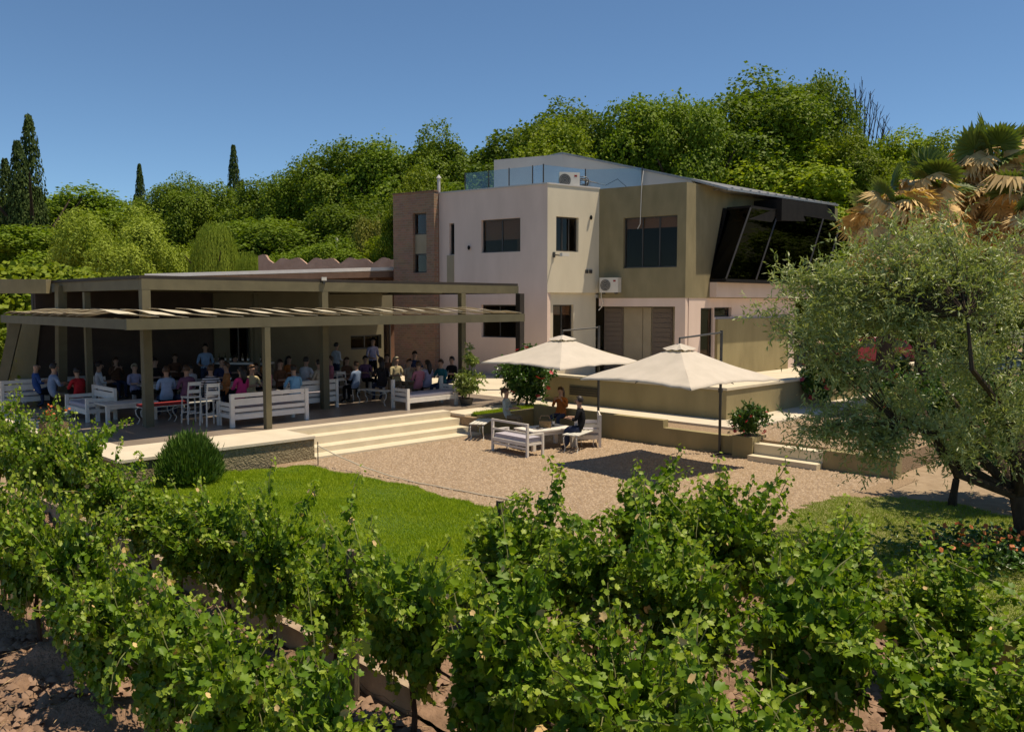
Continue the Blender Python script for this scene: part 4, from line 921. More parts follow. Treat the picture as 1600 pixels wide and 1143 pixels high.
PL = [ # px, distance, pose, colour, hair, material, facing, label
 (53, 24.6, 'rest', 'blue', None, None, au, 'bald person in a blue shirt at the far left sofa'),
 (75, 23.6, 'lean', 'greyblue', 'short', HAIRD, au, 'person in pale blue shirt leaning forward at the far left'),
 (88, 25.6, 'rest', 'navy', 'short', HAIRD, mu, 'person in navy top behind the pale blue shirt at the far left'),
 (122, 23.6, 'lean', 'red', 'short', HAIRD, av, 'person in a bright red top seen from behind'),
 (152, 24.6, 'rest', 'white', 'tail', HAIRD, au, 'person in white beside the red top'),
 (208, 24.8, 'rest', 'lilac', 'short', HAIRG, mv, 'fair haired person in lilac shirt facing out, left of the corner post'),
 (258, 22.9, 'rest', 'light', 'short', HAIRB, av, 'person in light blue shirt on the red cushioned bench, seen from behind'),
 (290, 23.1, 'rest', 'plum', 'short', HAIRB, av, 'person in dark plum shirt next to the light blue shirt'),
 (297, 25.2, 'rest', 'white', 'short', HAIRD, av, 'person in white shirt across the table behind the plum shirt'),
 (320, 28.2, 'stand', 'light', 'short', HAIRD, mv, 'waiter in pale blue shirt standing before the dark wall'),
 (328, 23.2, 'chin', 'stripe', 'short', HAIRB, av, 'person in black and white striped top seen from behind'),
 (353, 24.3, 'rest', 'orange', 'short', HAIRB, mu, 'person in orange top between the stripes and the bright pink top'),
 (376, 22.9, 'rest', 'pink', 'long', HAIRD, av, 'long haired woman in bright pink top on the front sofa'),
 (345, 26.2, 'rest', 'navy', 'short', HAIRD, mv, 'person in navy facing out behind the orange top'),
 (398, 25.8, 'chin', 'dark', 'short', HAIRB, mv, 'person in dark clothes raising a hand, right of the pink top'),
 (436, 25.5, 'rest', 'brown', 'long', HAIRB, mv, 'brown haired person facing out, right of the thin post'),
 (461, 23.6, 'lean', 'sky', 'short', HAIRD, av, 'person in sky blue top on the front sofa, seen from behind'),
 (474, 26.8, 'lean', 'white', 'short', HAIRD, au, 'dark haired person in white shirt bending over the table, left of the middle post'),
 (498, 25.9, 'rest', 'beige', 'short', HAIRD, av, 'person in beige top just left of the middle post'),
 (525, 31.0, 'stand', 'white', 'short', HAIRD, au, 'tall waiter in white shirt standing right of the middle post'),
 (541, 28.5, 'rest', 'brown', 'long', HAIRB, mv, 'person in brown seated behind the empty iron bench'),
 (582, 31.2, 'stand', 'lilac', 'short', HAIRD, mv, 'person in lilac standing in front of the back wall window'),
 (556, 26.4, 'rest', 'greyblue', 'short', HAIRB, av, 'person in grey blue top seen from behind at the middle table'),
 (597, 26.6, 'lean', 'dark', 'long', HAIRD, av, 'person in a dark coat right of the empty iron bench'),
 (618, 27.4, 'rest', 'cream', 'long', HAIRG, mv, 'fair haired person in cream facing out near the steps sofa'),
 (637, 27.6, 'chin', 'beige', 'short', HAIRB, mv, 'person in beige with hand at chin near the steps sofa'),
 (654, 26.2, 'rest', 'rose', 'short', HAIRB, av, 'person in rose top on the sofa by the steps'),
 (668, 26.6, 'rest', 'lilac', 'long', HAIRD, av, 'long dark haired woman in lilac on the sofa by the steps'),
 (692, 27.0, 'lean', 'teal', 'short', HAIRB, mu, 'person in teal at the right end of the sofa by the steps'),
 (240, 26.5, 'rest', 'dark', 'long', HAIRD, mv, 'person in dark top facing out, half hidden by the corner post'),
 (418, 24.6, 'rest', 'rose', 'long', HAIRD, mu, 'person in rose top behind the thin front post'),
 (98, 28.6, 'rest', 'dark', 'short', HAIRD, mv, 'person in dark top at the back of the far left table'),
 (178, 27.8, 'chin', 'brown', 'long', HAIRB, mv, 'long haired person in brown at the back, behind the ladder back chair'),
 (232, 29.2, 'rest', 'navy', 'short', HAIRD, mv, 'person in navy at the back, just left of the corner post'),
 (272, 28.9, 'rest', 'brown', 'short', HAIRB, mv, 'person in brown at the back between corner post and waiter'),
 (366, 28.6, 'rest', 'plum', 'long', HAIRD, mv, 'person in plum in front of the bar counter'),
 (410, 28.0, 'lean', 'orange', 'short', HAIRB, mv, 'person in orange in the shade right of the bar'),
 (450, 28.8, 'rest', 'rust', 'long', HAIRD, mv, 'long haired person in rust at the back, left of the middle post'),
 (516, 27.6, 'rest', 'rose', 'short', HAIRB, mu, 'person in rose top hidden beside the middle post'),
 (604, 29.4, 'rest', 'brown', 'short', HAIRB, mv, 'person in brown below the back wall window'),
 (646, 29.8, 'lean', 'navy', 'short', HAIRD, mv, 'person in navy at the back near the brick tower'),
 (706, 28.4, 'rest', 'dark', 'short', HAIRD, mu, 'person in dark top at the far right table of the terrace'),
 (388, 23.8, 'lean', 'cream', 'tail', HAIRB, mv, 'person in cream facing out across from the bright pink top'),
 (570, 29.0, 'rest', 'plum', 'short', HAIRD, mv, 'person in plum top facing out at the far middle table')]
rng = random.Random(12)
for px, d, ps, co, ha, hm, rz, lab in PL:
    person(seat_at(px, 0, d), rz+rng.uniform(-.35, .35), ps, co, ha, hm or HAIRD, lab, rng.choice([JEAN, KHA, BLK]))
person(Vector((*az(793, 690, GZ).xy, GZ))+Vector((-.05, 1.25, 0)), face(Vector((1, -.35, 0))), 'rest', 'grey', 'tail', HAIRB, 'woman in grey top with hair tied back at the left of the outdoor table', KHA)
person(Vector((*az(868, 690, GZ).xy, GZ))+Vector((.25, 1.6, 0)), face(Vector((-.5, -.8, 0))), 'chin', 'rust', 'long', HAIRB, 'long haired woman in rust orange top on the far side of the outdoor table', JEAN)
person(Vector((*az(910, 706, GZ).xy, GZ))+Vector((.05, .35, 0)), face(Vector((-1, .25, 0))), 'lean', 'black', 'short', HAIRD, 'dark haired man in black shirt on the iron bench at the outdoor table', JEAN)

# ------------------------------------------------------------ plants, trees
def branchy(rng, base, crown_c, crown_r, nl, ntw, trunk_r, trunk_h, limb_n=6, shell=.55, lobes=None):
    """limbs and twigs from base to points through the crown; returns tube mesh builder and twig list"""
    b = MB(); base = np.array(base, float); cc = np.array(crown_c, float); cr = np.array(crown_r, float)
    top = base+np.array([rng.normal()*.1, rng.normal()*.1, trunk_h]); mid = (base+top)/2+rng.normal(size=3)*trunk_h*.06
    b.tube([base-[0, 0, .1], base+[0, 0, .12], mid, top], [trunk_r*1.35, trunk_r*1.1, trunk_r*.92, trunk_r*.85], 9)
    nodes = []
    for i in range(limb_n):
        d = rng.normal(size=3); d[2] = abs(d[2])*.7-.15; d /= np.linalg.norm(d); a = 2*math.pi*i/limb_n+rng.uniform(-.3, .3)
        tgt = cc + np.array([math.cos(a)*cr[0]*.6, math.sin(a)*cr[1]*.6, d[2]*cr[2]*.8])
        p = [top, top*.6+tgt*.4+rng.normal(size=3)*cr.mean()*.08, tgt*.75+top*.25+rng.normal(size=3)*cr.mean()*.08, tgt]
        b.tube(p, [trunk_r*.55, trunk_r*.4, trunk_r*.25, trunk_r*.12], 6)
        for t_ in np.linspace(.3, 1, 8):
            k_ = t_*3; j = min(int(k_), 2); nodes.append(p[j]+(p[j+1]-p[j])*(k_-j))
    nodes = np.array(nodes); tw = []
    for i in range(ntw):
        d = rng.normal(size=3); d /= np.linalg.norm(d); r_ = shell+(1-shell)*rng.uniform()**.6
        p = cc+d*cr*r_*(1+.18*math.sin(d[0]*5+d[1]*4+1.3)+.1*math.sin(d[2]*7))
        if lobes is not None:
            lc = lobes[i % len(lobes)]; p = np.array(lc[:3])+d*lc[3]*rng.uniform(.25, 1)**.5*np.array([1, 1, .85])
        s_ = nodes[np.argmin(np.linalg.norm(nodes-p, axis=1))]; m_ = (s_+p)/2+np.array([0, 0, .06])*np.linalg.norm(p-s_)+rng.normal(size=3)*.05
        b.tube([s_, m_, p], [trunk_r*.06, trunk_r*.035, trunk_r*.015], 4, cap=False); tw.append((s_, m_, p))
    return b, tw
def twig_leaves(rng, tw, per, spread, size, shape, start=.35, droop=0.):
    P = []; D = []
    for s_, m_, p in tw:
        # side twiglets
        for q in range(per//12+1):
            t_ = rng.uniform(start, 1.05); a = s_*(1-t_)**2+2*m_*t_*(1-t_)+p*t_**2; d = rng.normal(size=3); d[2] -= droop; d /= np.linalg.norm(d); L_ = spread*rng.uniform(.5, 1.2)
            k_ = np.linspace(.05, 1, 12); pts = a+d*L_*k_[:, None]+np.array([0, 0, -droop*.25])*(k_[:, None]**2)*L_
            P.append(pts); D.append(np.repeat(d[None], 12, 0))
    P = np.concatenate(P); D = np.concatenate(D); N = len(P)
    a = D+rng.normal(size=(N, 3))*.75; a /= np.linalg.norm(a, axis=1, keepdims=True); n_ = np.cross(a, rng.normal(size=(N, 3))); n_[:, 2] += .3; n_ -= a*np.sum(a*n_, 1, keepdims=True); n_ /= np.linalg.norm(n_, axis=1, keepdims=True)
    b_ = np.cross(n_, a); return leaves(P, rng, size*rng.uniform(.7, 1.25, N), shape, frames=(a, b_, n_))
def plant(name, base, cc, cr, label, cat, leafm, nl, ntw, per, spread, size, shape, trunk_r, trunk_h, seed, shell=.5, limb_n=6, flowers=None, barkm=None, droop=0., lobes=None):
    rng = np.random.default_rng(seed); t = thing(name, base, label, cat); bs = np.array(base, float)
    b, tw = branchy(rng, (0, 0, 0), np.array(cc)-bs, cr, 0, ntw, trunk_r, trunk_h, limb_n, shell, lobes)
    o = b.build('trunk', barkm or M_bark, None); o.parent = t; o.location = (0, 0, 0)
    Vt, F = twig_leaves(rng, tw, per, spread, size, shape, droop=droop); link(mesh_np('foliage', Vt, F, leafm), 'crown', t)
    if flowers:
        fm, nf, fs = flowers
        fr = None
        for i in range(nf):
            d = rng.normal(size=3); d[1] = -abs(d[1]); d /= np.linalg.norm(d); p = np.array(cc)-bs+d*np.array(cr)*1.0
            if fr is None:
                a = np.linspace(0, 2*math.pi, 6)[:5]; pv = []; pf = []
                for j, an in enumerate(a):
                    c_, s_ = math.cos(an), math.sin(an); k_ = len(pv); pv += [(0, 0, 0), (.6*c_-.35*s_, .6*s_+.35*c_, .15), (c_, s_, .35), (.6*c_+.35*s_, .6*s_-.35*c_, .15)]; pf += [(k_, k_+1, k_+2), (k_, k_+2, k_+3)]
                fr = mesh_np('flower', np.array(pv)*fs, np.array(pf), fm)
            f_ = link(fr, 'flower', t, p); f_.rotation_euler = (rng.uniform(-.6, 1.2)+.6, rng.uniform(-.6, .6), rng.uniform(0, 6))
    return t
# the olive tree in front right
OB = az(1592, 872, -.57)
OL = []
for px, py, d_, r_ in ((1312, 455, 12.2, .8), (1240, 425, 12.0, .35), (1400, 400, 12.6, 1.0), (1500, 390, 12.8, 1.1), (1590, 400, 12.5, 1.1), (1225, 480, 11.8, .55), (1285, 505, 11.9, .45), (1395, 480, 11.9, .5), (1460, 500, 12.0, 1.15), (1560, 520, 11.8, 1.2),
                       (1262, 650, 11.8, .42), (1345, 690, 12.0, .5), (1420, 640, 12.3, .95), (1510, 640, 12.2, 1.1), (1590, 650, 12.0, 1.2), (1660, 480, 12.2, 1.3), (1660, 640, 12.2, 1.3), (1350, 370, 12.4, .7), (1450, 350, 12.8, .6)):
    d_ = 11.9+(d_-12)*.6; q = ay(px, py, d_); OL.append((q.x-OB.x, q.y-OB.y, q.z-OB.z-.12, r_*.80))
plant('olive_tree', OB, (7.1, 12.6, 1.75), (3.5, 2.9, 2.6), 'large silvery olive tree spreading over the right side of the court', 'tree', M_oliv, 0, 360, 165, .38, .082, LANCE, .13, .9, 31, shell=.35, limb_n=9, lobes=OL)
CB = az(1488, 792, -.57)
plant('citrus_tree', CB, (8.6, 15.3, 1.15), (1.4, 1.2, 1.0), 'small dark green tree with thin trunk standing behind the olive tree', 'tree', M_citr, 0, 150, 150, .35, .09, OVAL, .07, .5, 32, shell=.3, limb_n=5)
plant('citrus_tree', Vector((10.9, 14.2, -.57)), (10.8, 14.1, 1.1), (1.3, 1.1, 1.0), 'small dark green tree at the right edge under the olive branches', 'tree', M_citr, 0, 130, 150, .35, .09, OVAL, .07, .5, 33, shell=.3, limb_n=5)
# lemon shrub, hibiscus, rosemary, planter bush
lb = az(728, 634, 0)+Vector((0, .3, 0)); lb.z = -.0
plant('lemon_shrub', lb, (lb.x+.05, lb.y, .72), (.42, .38, .5), 'pale green potted lemon shrub at the right end of the terrace steps', 'shrub', M_lemon, 0, 34, 60, .22, .085, OVAL, .025, .22, 41, shell=.2, limb_n=4)
plant('climbing_shoot', lb+Vector((.05, .12, 0)), (lb.x+.14, lb.y+.1, 1.45), (.16, .16, .5), 'thin upright leafy shoot rising above the lemon shrub', 'plant', M_lemon, 0, 14, 48, .18, .085, OVAL, .014, .9, 42, shell=.1, limb_n=3)
pot = thing('plant_pot', lb+Vector((0, -.02, -.06)), 'dark round pot holding the lemon shrub by the steps', 'pot'); q = lb
MB().tube([q+Z*-.058, q+Z*.16, q+Z*.2], [.15, .21, .22], 12).build('pot_body', M_pole, pot); MB().tube([q+Z*.185, q+Z*.205], [.19, .19], 12).build('soil', M_soil, pot)
hb = uv(18.7, 18.6, -.05)+Vector((.15, -.45, 0)); hb = Vector(((823-800)/FPX*26.2, 26.2, -.06))
plant('hibiscus_bush', hb, (hb.x, hb.y, .92), (.78, .7, .82), 'dense green bush with large red flowers behind the seated women', 'bush', M_citr, 0, 150, 96, .25, .085, OVAL, .04, .3, 43, shell=.35, limb_n=6, flowers=(M_redf, 13, .085))
pb = uv(18.27, 10.28, -.05)
plant('flowering_bush', pb, (pb.x, pb.y, .32), (.48, .42, .42), 'low bush with reddish leaves growing in the square masonry planter', 'bush', M_citr, 0, 50, 60, .2, .07, OVAL, .02, .12, 44, shell=.2, limb_n=5, flowers=(M_redf, 16, .05))
def spiky(name, base, rad, h, n_, label, m, seed):
    rng = np.random.default_rng(seed); t = thing(name, base, label, 'bush'); d = rng.normal(size=(n_, 3)); d[:, 2] = np.abs(d[:, 2])*1.1; d /= np.linalg.norm(d, axis=1, keepdims=True)
    r_ = rng.uniform(.25, 1., n_)**.5; P = d*r_[:, None]*np.array([rad, rad, h])*(1+.12*rng.normal(size=(n_, 1))); P[:, 2] += .12
    a = d*np.array([.6, .6, 1])+rng.normal(size=(n_, 3))*.22+[0, 0, .8]; a /= np.linalg.norm(a, axis=1, keepdims=True); nn_ = np.cross(a, rng.normal(size=(n_, 3))); nn_ /= np.linalg.norm(nn_, axis=1, keepdims=True)
    Vt, F = leaves(P-a*.05, rng, .14*rng.uniform(.6, 1.3, n_), (LANCE[0]*[1, .7, 1], LANCE[1]), frames=(a, np.cross(nn_, a), nn_)); link(mesh_np('foliage', Vt, F, m), 'crown', t)
    b = MB()
    for i in range(14): q = Vector(d[i])*rad*.8; b.tube([(0, 0, -.05), q*.5+Z*.1, q], [.018, .012, .005], 4)
    o = b.build('stems', M_bark, None); o.parent = t; return t
rb = az(305, 742, -.55); rb = Vector((-6.52, 17.1, -.55)); spiky('rosemary_bush', rb, .58, .80, 24000, 'round dark green needle leaved bush against the terrace front', M_rosem, 51)
# flower pot on the terrace corner
pp = az(85, 690, 0); fp = thing('planter', pp, 'tan square planter with small orange flowers at the left terrace corner', 'planter')
MB().cbox(pp+Z*.22, .48, .48, .44, R(45)).build('planter_box', M_terr, fp)
rng_ = np.random.default_rng(8); P = rng_.normal(size=(500, 3))*[.16, .16, .1]+np.array(pp)+[0, 0, .54]; Vt, F = leaves(P, rng_, .07, OVAL)
fl_ = link(mesh_np('foliage', Vt, F, M_citr), 'foliage', None); tag(fl_, 'small leafy plant growing in the tan terrace planter', 'plant')
P = rng_.normal(size=(40, 3))*[.17, .17, .07]+np.array(pp)+[0, 0, .66]; Vt, F = leaves(P, rng_, .06, CLUMP); o = link(mesh_np('flowers', Vt, F, M_orangef), 'flowers', fl_); o['kind'] = 'stuff'
# flower bed under the olive
P = []; rng_ = np.random.default_rng(9); c = az(1560, 872, -.5)
P = rng_.normal(size=(2600, 3))*[.75, .45, .09]+np.array(c)+[0.1, 0, .16]; P[:, 2] = np.maximum(P[:, 2], -.5); Vt, F = leaves(P, rng_, .09, OVAL, nrm=np.array([0, 0, .8])); fb_ = link(mesh_np('flower_bed', Vt, F, M_citr), 'flower_bed'); tag(fb_, 'bed of low orange and red flowers under the olive tree', 'flower bed', kind='stuff')
P = rng_.normal(size=(90, 3))*[.7, .42, .05]+np.array(c)+[0.1, 0, .32]; Vt, F = leaves(P, rng_, .075, CLUMP, nrm=np.array([0, -.5, .8])); o = link(mesh_np('flowers', Vt, F, M_orangef), 'flowers', fb_); o['kind'] = 'stuff'
# red flowering shrub on the parapet behind the olive
for px, py, d_, w_, lab, sd_ in ((1290, 556, 26, .8, 'red flowering shrub behind the parapet, left part seen through the olive', 61), (1395, 562, 27, .6, 'red flowering shrub behind the parapet, right of the other one', 62), (1405, 590, 20, .5, 'orange flowering shrub on the upper gravel seen through the olive', 63)):
    q = ay(px, py, d_); plant('flowering_shrub', Vector((q.x, d_, -.1)), (q.x, d_, q.z*.55), (w_, w_*.8, max(q.z*.5, .3)), lab, 'shrub', M_citr, 0, 70, 84, .25, .09, OVAL, .03, .2, sd_, shell=.3, limb_n=5, flowers=(M_redf if sd_ < 63 else M_orangef, 16, .10))

# background crowns (shared meshes)
def crown_mesh(name, m, seed, nl=26, n=16000, size=.055, flat=.0, shape=QUAD, lobe=.30, asp=2.0):
    rng = np.random.default_rng(seed); d = rng.normal(size=(nl, 3)); d /= np.linalg.norm(d, axis=1, keepdims=True); L_ = d*rng.uniform(.45, .74, (nl, 1)); zz_ = L_[:, 2]; L_[:, :2] *= 1.25*(1-np.abs(zz_/.8)**4)[:, None].clip(.3)**.5/np.sqrt(1-zz_**2)[:, None]; L_[:, 2] *= asp; lr = rng.uniform(.6, 1.15, nl)*lobe
    ii = rng.integers(0, nl, n); dd = rng.normal(size=(n, 3)); dd /= np.linalg.norm(dd, axis=1, keepdims=True)
    P = L_[ii]+dd*lr[ii, None]*rng.uniform(.72, 1.08, (n, 1))*(1+.14*np.sin(dd[:, :1]*9+ii[:, None])); 
    # clump again at smaller scale
    j = rng.integers(0, n, n//2); P[:n//2] = P[j]+rng.normal(size=(n//2, 3))*.035
    nr = dd*.9+L_[ii]*.5+[0, 0, .35]
    Vt, F = leaves(P, rng, size*rng.uniform(.6, 1.3, n), shape, nrm=nr, jitter=.45); return mesh_np(name, Vt, F, m)
CR = {'a': crown_mesh('crown', M_tree1, 1, 70, 110000, .044, lobe=.33), 'b': crown_mesh('crown', M_tree1, 2, 86, 115000, .042, lobe=.29), 'c': crown_mesh('crown', M_tree1, 3, 60, 105000, .045, lobe=.36),
      'g': crown_mesh('crown', M_tree2, 4, 76, 110000, .044, lobe=.30), 'y': crown_mesh('crown', M_yell, 5, 34, 40000, .05, asp=1.)}
def tall_mesh(name, m, seed, n=42000, cols=9, rr=.62, size=.042):
    rng = np.random.default_rng(seed); P = []; 
    cx = rng.normal(size=(cols, 2))*rr*.42; tp_ = rng.uniform(.5, 1, cols)*(1-.5*np.linalg.norm(cx, axis=1)); tp_[0] = 1; cx[0] = 0
    ii = rng.integers(0, cols, n); t_ = rng.uniform(0, 1, n)**.8; w_ = .40*np.sin(np.pi*np.clip(t_*.85+.12, 0, 1))**.7*(1-t_*.35)
    a = rng.uniform(0, 2*np.pi, n); r_ = w_*rng.uniform(.4, 1.1, n)
    bend = (t_**1.5)
    P = np.stack([cx[ii, 0]*(.4+bend*.8)+np.cos(a)*r_, cx[ii, 1]*(.4+bend*.8)+np.sin(a)*r_, t_*tp_[ii]*2-1], 1)
    nr = np.stack([np.cos(a), np.sin(a), .6+0*a], 1); nr = nr+0
    Vt, F = leaves(P, rng, size*rng.uniform(.6, 1.3, n), QUAD, nrm=nr, jitter=.6); return mesh_np(name, Vt, F, m)
CR['p'] = tall_mesh('crown', M_tree3, 7); CR['k'] = tall_mesh('crown', M_tree3, 8, 26000, 5, .3, .045)
def willow_mesh(seed):
    rng = np.random.default_rng(seed); P = []; N_ = 1500
    for i in range(N_):
        a = rng.uniform(0, 2*np.pi); r0 = rng.uniform(.1, .98)**.6; zt = math.sqrt(max(0, 1-r0**2))*.9*rng.uniform(.8, 1.1)-.05; L_ = rng.uniform(.25, .8); k_ = np.linspace(0, 1, 30)
        x = math.cos(a)*(r0+.05*k_)+rng.normal(size=30)*.012; y = math.sin(a)*(r0+.05*k_)+rng.normal(size=30)*.012; P.append(np.stack([x, y, zt-k_**1.2*L_+rng.normal(size=30)*.01], 1))
    P = np.concatenate(P); a_ = np.zeros_like(P); a_[:, 2] = -1; a_ += rng.normal(size=P.shape)*.3; a_ /= np.linalg.norm(a_, axis=1, keepdims=True); nr = P*[1, 1, .5]+rng.normal(size=P.shape)*.4
    nr -= a_*np.sum(a_*nr, 1, keepdims=True); nr /= np.linalg.norm(nr, axis=1, keepdims=True)
    Vt, F = leaves(P, rng, .045*rng.uniform(.6, 1.3, len(P)), (LANCE[0]*[1, 1.4, 1], LANCE[1]), frames=(a_, np.cross(nr, a_), nr)); return mesh_np('crown', Vt, F, M_will)
CR['w'] = willow_mesh(9); CR['v'] = crown_mesh('crown', M_will, 11, 44, 90000, .05, asp=1.1, lobe=.27, shape=(LANCE[0]*[1, 1.3, 1], LANCE[1]))
tb = MB(); tb.tube([(0, 0, 0), (.02, 0, .3), (0, .01, .7), (0, 0, 1.2)], [.05, .04, .032, .015], 8)
for i in range(5):
    a = i*1.3; tb.tube([(0, .01, .6+i*.05), (math.cos(a)*.2, math.sin(a)*.2, .85+i*.05), (math.cos(a)*.45, math.sin(a)*.45, 1.15+i*.04)], [.022, .015, .006], 5)
tmo = tb.build('trunk', M_bark); TRK = tmo.data; bpy.data.objects.remove(tmo)
def bgtree(kind, px, ytop, hw, d, label, name, cat='tree', zb=-.1, low=.12, rot=0, group=None):
    q = ay(px, ytop, d); rw = hw/FPX*d; h = (q.z-zb)*1.05; t = thing(name, (q.x, d, zb), label, cat, group); nm_wide = kind in 'abcg' 
    zc = h*(1+low)/2; rz_ = h*(1-low)/2
    c_ = link(CR[kind], 'crown', t, (0, 0, zc)); wd = 1.7 if nm_wide else 1.06; c_.scale = (rw*wd, rw*wd, rz_*(.60 if nm_wide else .95 if kind == 'v' else 1.03)); c_.rotation_euler.z = rot
    if kind in 'pk': c_.scale = (rw*(2.9 if kind == 'p' else 2.0),)*2+(rz_,)
    k_ = link(TRK, 'trunk', t); s_ = h*.55; k_.scale = (s_*.9, s_*.9, s_); return t
TREES = [
 ('p', 45, 197, 27, 72, 'tallest dark poplar with several upright tips at the far left', 'poplar_tree'),
 ('p', 8, 262, 24, 74, 'shorter dark poplar cut by the left edge of the picture', 'poplar_tree'),
 ('k', 218, 270, 20, 90, 'small dark conifer tip rising between two round trees on the left', 'conifer_tree'),
 ('k', 365, 242, 24, 86, 'tall dark pointed conifer above the trees left of centre', 'conifer_tree'),
 ('a', 112, 290, 78, 84, 'broad dark green tree behind the willow, right of the tallest poplar', 'leafy_tree'),
 ('b', 268, 284, 42, 80, 'rounded dark tree just right of the small conifer', 'leafy_tree'),
 ('c', 325, 298, 42, 82, 'low rounded tree left of the tall conifer', 'leafy_tree'),
 ('a', 415, 280, 52, 76, 'dark leafy tree right of the tall conifer', 'leafy_tree'),
 ('b', 480, 262, 48, 74, 'dark leafy tree, first of the rising row in the left middle', 'leafy_tree'),
 ('c', 548, 238, 54, 72, 'dark leafy tree above the left end of the wavy parapet', 'leafy_tree'),
 ('a', 625, 213, 62, 70, 'big dark leafy tree above the brick tower', 'leafy_tree'),
 ('b', 706, 211, 56, 68, 'big dark leafy tree above the pinkish wall', 'leafy_tree'),
 ('c', 775, 262, 40, 66, 'lower leafy tree in the dip left of the penthouse', 'leafy_tree'),
 ('b', 860, 170, 80, 64, 'large leafy tree above the penthouse peak', 'leafy_tree'),
 ('a', 945, 180, 60, 62, 'leafy tree right of the penthouse peak', 'leafy_tree'),
 ('c', 1020, 167, 62, 60, 'leafy tree above the long sloping roof', 'leafy_tree'),
 ('a', 1085, 153, 52, 58, 'leafy tree left of the tallest crown', 'leafy_tree'),
 ('b', 1190, 121, 88, 62, 'tallest broad green crown on the right', 'leafy_tree'),
 ('c', 1275, 140, 42, 62, 'green crown right of the tallest one, beside the bare tree', 'leafy_tree'),
 ('g', 1400, 222, 55, 60, 'bright yellow green tree behind the palms', 'leafy_tree'),
 ('g', 1245, 228, 92, 58, 'bright lime green tree behind the glazed bay roof', 'leafy_tree'),
 ('g', 1335, 222, 45, 57, 'bright lime green tree between the bare tree and the palms', 'leafy_tree'),
 ('a', 1545, 215, 70, 56, 'dark tree behind the right hand palms', 'leafy_tree'),
 ('g', 1470, 225, 50, 50, 'yellow green tree between the palms and the bare tree', 'leafy_tree'),
 ('g', 885, 208, 60, 52, 'brighter green tree just above the penthouse roof', 'leafy_tree'),
 ('a', 460, 345, 75, 60, 'dark lower tree behind the left end of the wavy parapet', 'leafy_tree'),
 ('c', 400, 350, 60, 62, 'dark lower tree right of the small willow', 'leafy_tree'),
 ('b', 545, 320, 70, 62, 'dark lower tree behind the yellow flowering shrub', 'leafy_tree'),
 ('g', 668, 278, 42, 50, 'bright yellow green tree top just above the brick tower', 'leafy_tree'),
 ('y', 592, 340, 50, 54, 'yellow flowering shrub left of the brick tower', 'flowering_shrub'),
 ('g', 610, 375, 60, 52, 'bright green low shrub in front of the yellow one', 'green_shrub'),
 ('b', 505, 378, 52, 53, 'green low shrub behind the wavy parapet', 'green_shrub'),
 ('v', 185, 325, 100, 56, 'large pale green willow on the left behind the pergola', 'willow_tree'),
 ('w', 335, 345, 40, 54, 'smaller willow with hanging strands right of the large one', 'willow_tree'),
 ('w', 388, 392, 28, 52, 'smallest hanging willow left of the wavy parapet', 'willow_tree'),
 ('a', 60, 350, 80, 64, 'dark lower tree mass under the poplars', 'leafy_tree'),
 ('a', -60, 300, 80, 80, 'dark leafy tree cut by the left edge beneath the poplars', 'leafy_tree'),
 ('b', 1640, 230, 80, 50, 'dark leafy tree cut by the right edge behind the palms', 'leafy_tree'),
 ('c', 730, 300, 70, 62, 'dark lower tree behind the glass balustrade', 'leafy_tree'),
 ('a', 1450, 330, 120, 46, 'dark leafy tree mass below the palms', 'leafy_tree'),
 ('b', 1330, 370, 90, 54, 'dark leafy tree behind the end of the glazed bay', 'leafy_tree')]
for i, (k_, px, yt, hw, d, lab, nm) in enumerate(TREES): bgtree(k_, px, yt, hw, d, lab, nm, rot=i*1.7, low=.02 if nm != 'poplar_tree' else .0, cat='shrub' if 'shrub' in nm else 'tree')
# bare tree
rng = random.Random(5); bt0 = ay(1352, 250, 66); t = thing('bare_tree', (bt0.x, 66, -.1), 'leafless tree with thin upright branches against the sky', 'tree')
b = MB(); base = Vector((bt0.x, 66, 0)); fork = ay(1350, 265, 66); b.tube([base, fork], [.16, .09], 7); b.build('trunk', M_bark, t)
b = MB()
for i in range(16):
    tp_ = ay(1325+i*4.6+rng.uniform(-4, 4), 108+abs(i-4)*7+rng.uniform(0, 35), 66+rng.uniform(-1.5, 1.5)); m_ = fork.lerp(tp_, .5)+Vector((rng.uniform(-.3, .3)+(i-7)*.04, 0, -.2)); s_ = fork-Z*rng.uniform(0, 1.5)
    b.tube([s_, m_, tp_], [.07, .045, .02], 4)
    for k_ in range(7):
        a = m_.lerp(tp_, k_/7); b.tube([a, a+Vector((rng.uniform(-.5, .5), rng.uniform(-.3, .3), rng.uniform(.4, 1.0)))], [.03, .012], 3)
b.build('branches', M_bark, t)
# leafy hedge at left beyond the pergola
rng_ = np.random.default_rng(14); a, c = ay(-60, 418, 34), ay(150, 428, 40); n_ = 9000; tt = rng_.uniform(0, 1, n_)
hz = a.z+(c.z-a.z)*tt+.25*np.sin(tt*31)+.12*np.sin(tt*77); P = np.stack([a.x+(c.x-a.x)*tt, a.y+(c.y-a.y)*tt+rng_.normal(size=n_)*.6, hz*rng_.uniform(.02, 1, n_)**.55], 1)
Vt, F = leaves(P, rng_, .24*rng_.uniform(.6, 1.3, n_), CLUMP, nrm=np.array([.1, -.5, .6]), jitter=.5); hd = thing('hedge', (a.x, a.y, 0), 'leafy green hedge beyond the left end of the pergola', 'hedge')
o = link(mesh_np('foliage', Vt-np.array([a.x, a.y, 0]), F, M_tree2), 'foliage', hd)
rng_ = np.random.default_rng(15); P = rng_.normal(size=(5000, 3))*[.6, .8, .6]+np.array(ay(-22, 560, 27.5)); P[:, 2] = np.clip(P[:, 2], -.7, 2.2); Vt, F = leaves(P, rng_, .12, CLUMP, nrm=np.array([0, -.3, .8]))
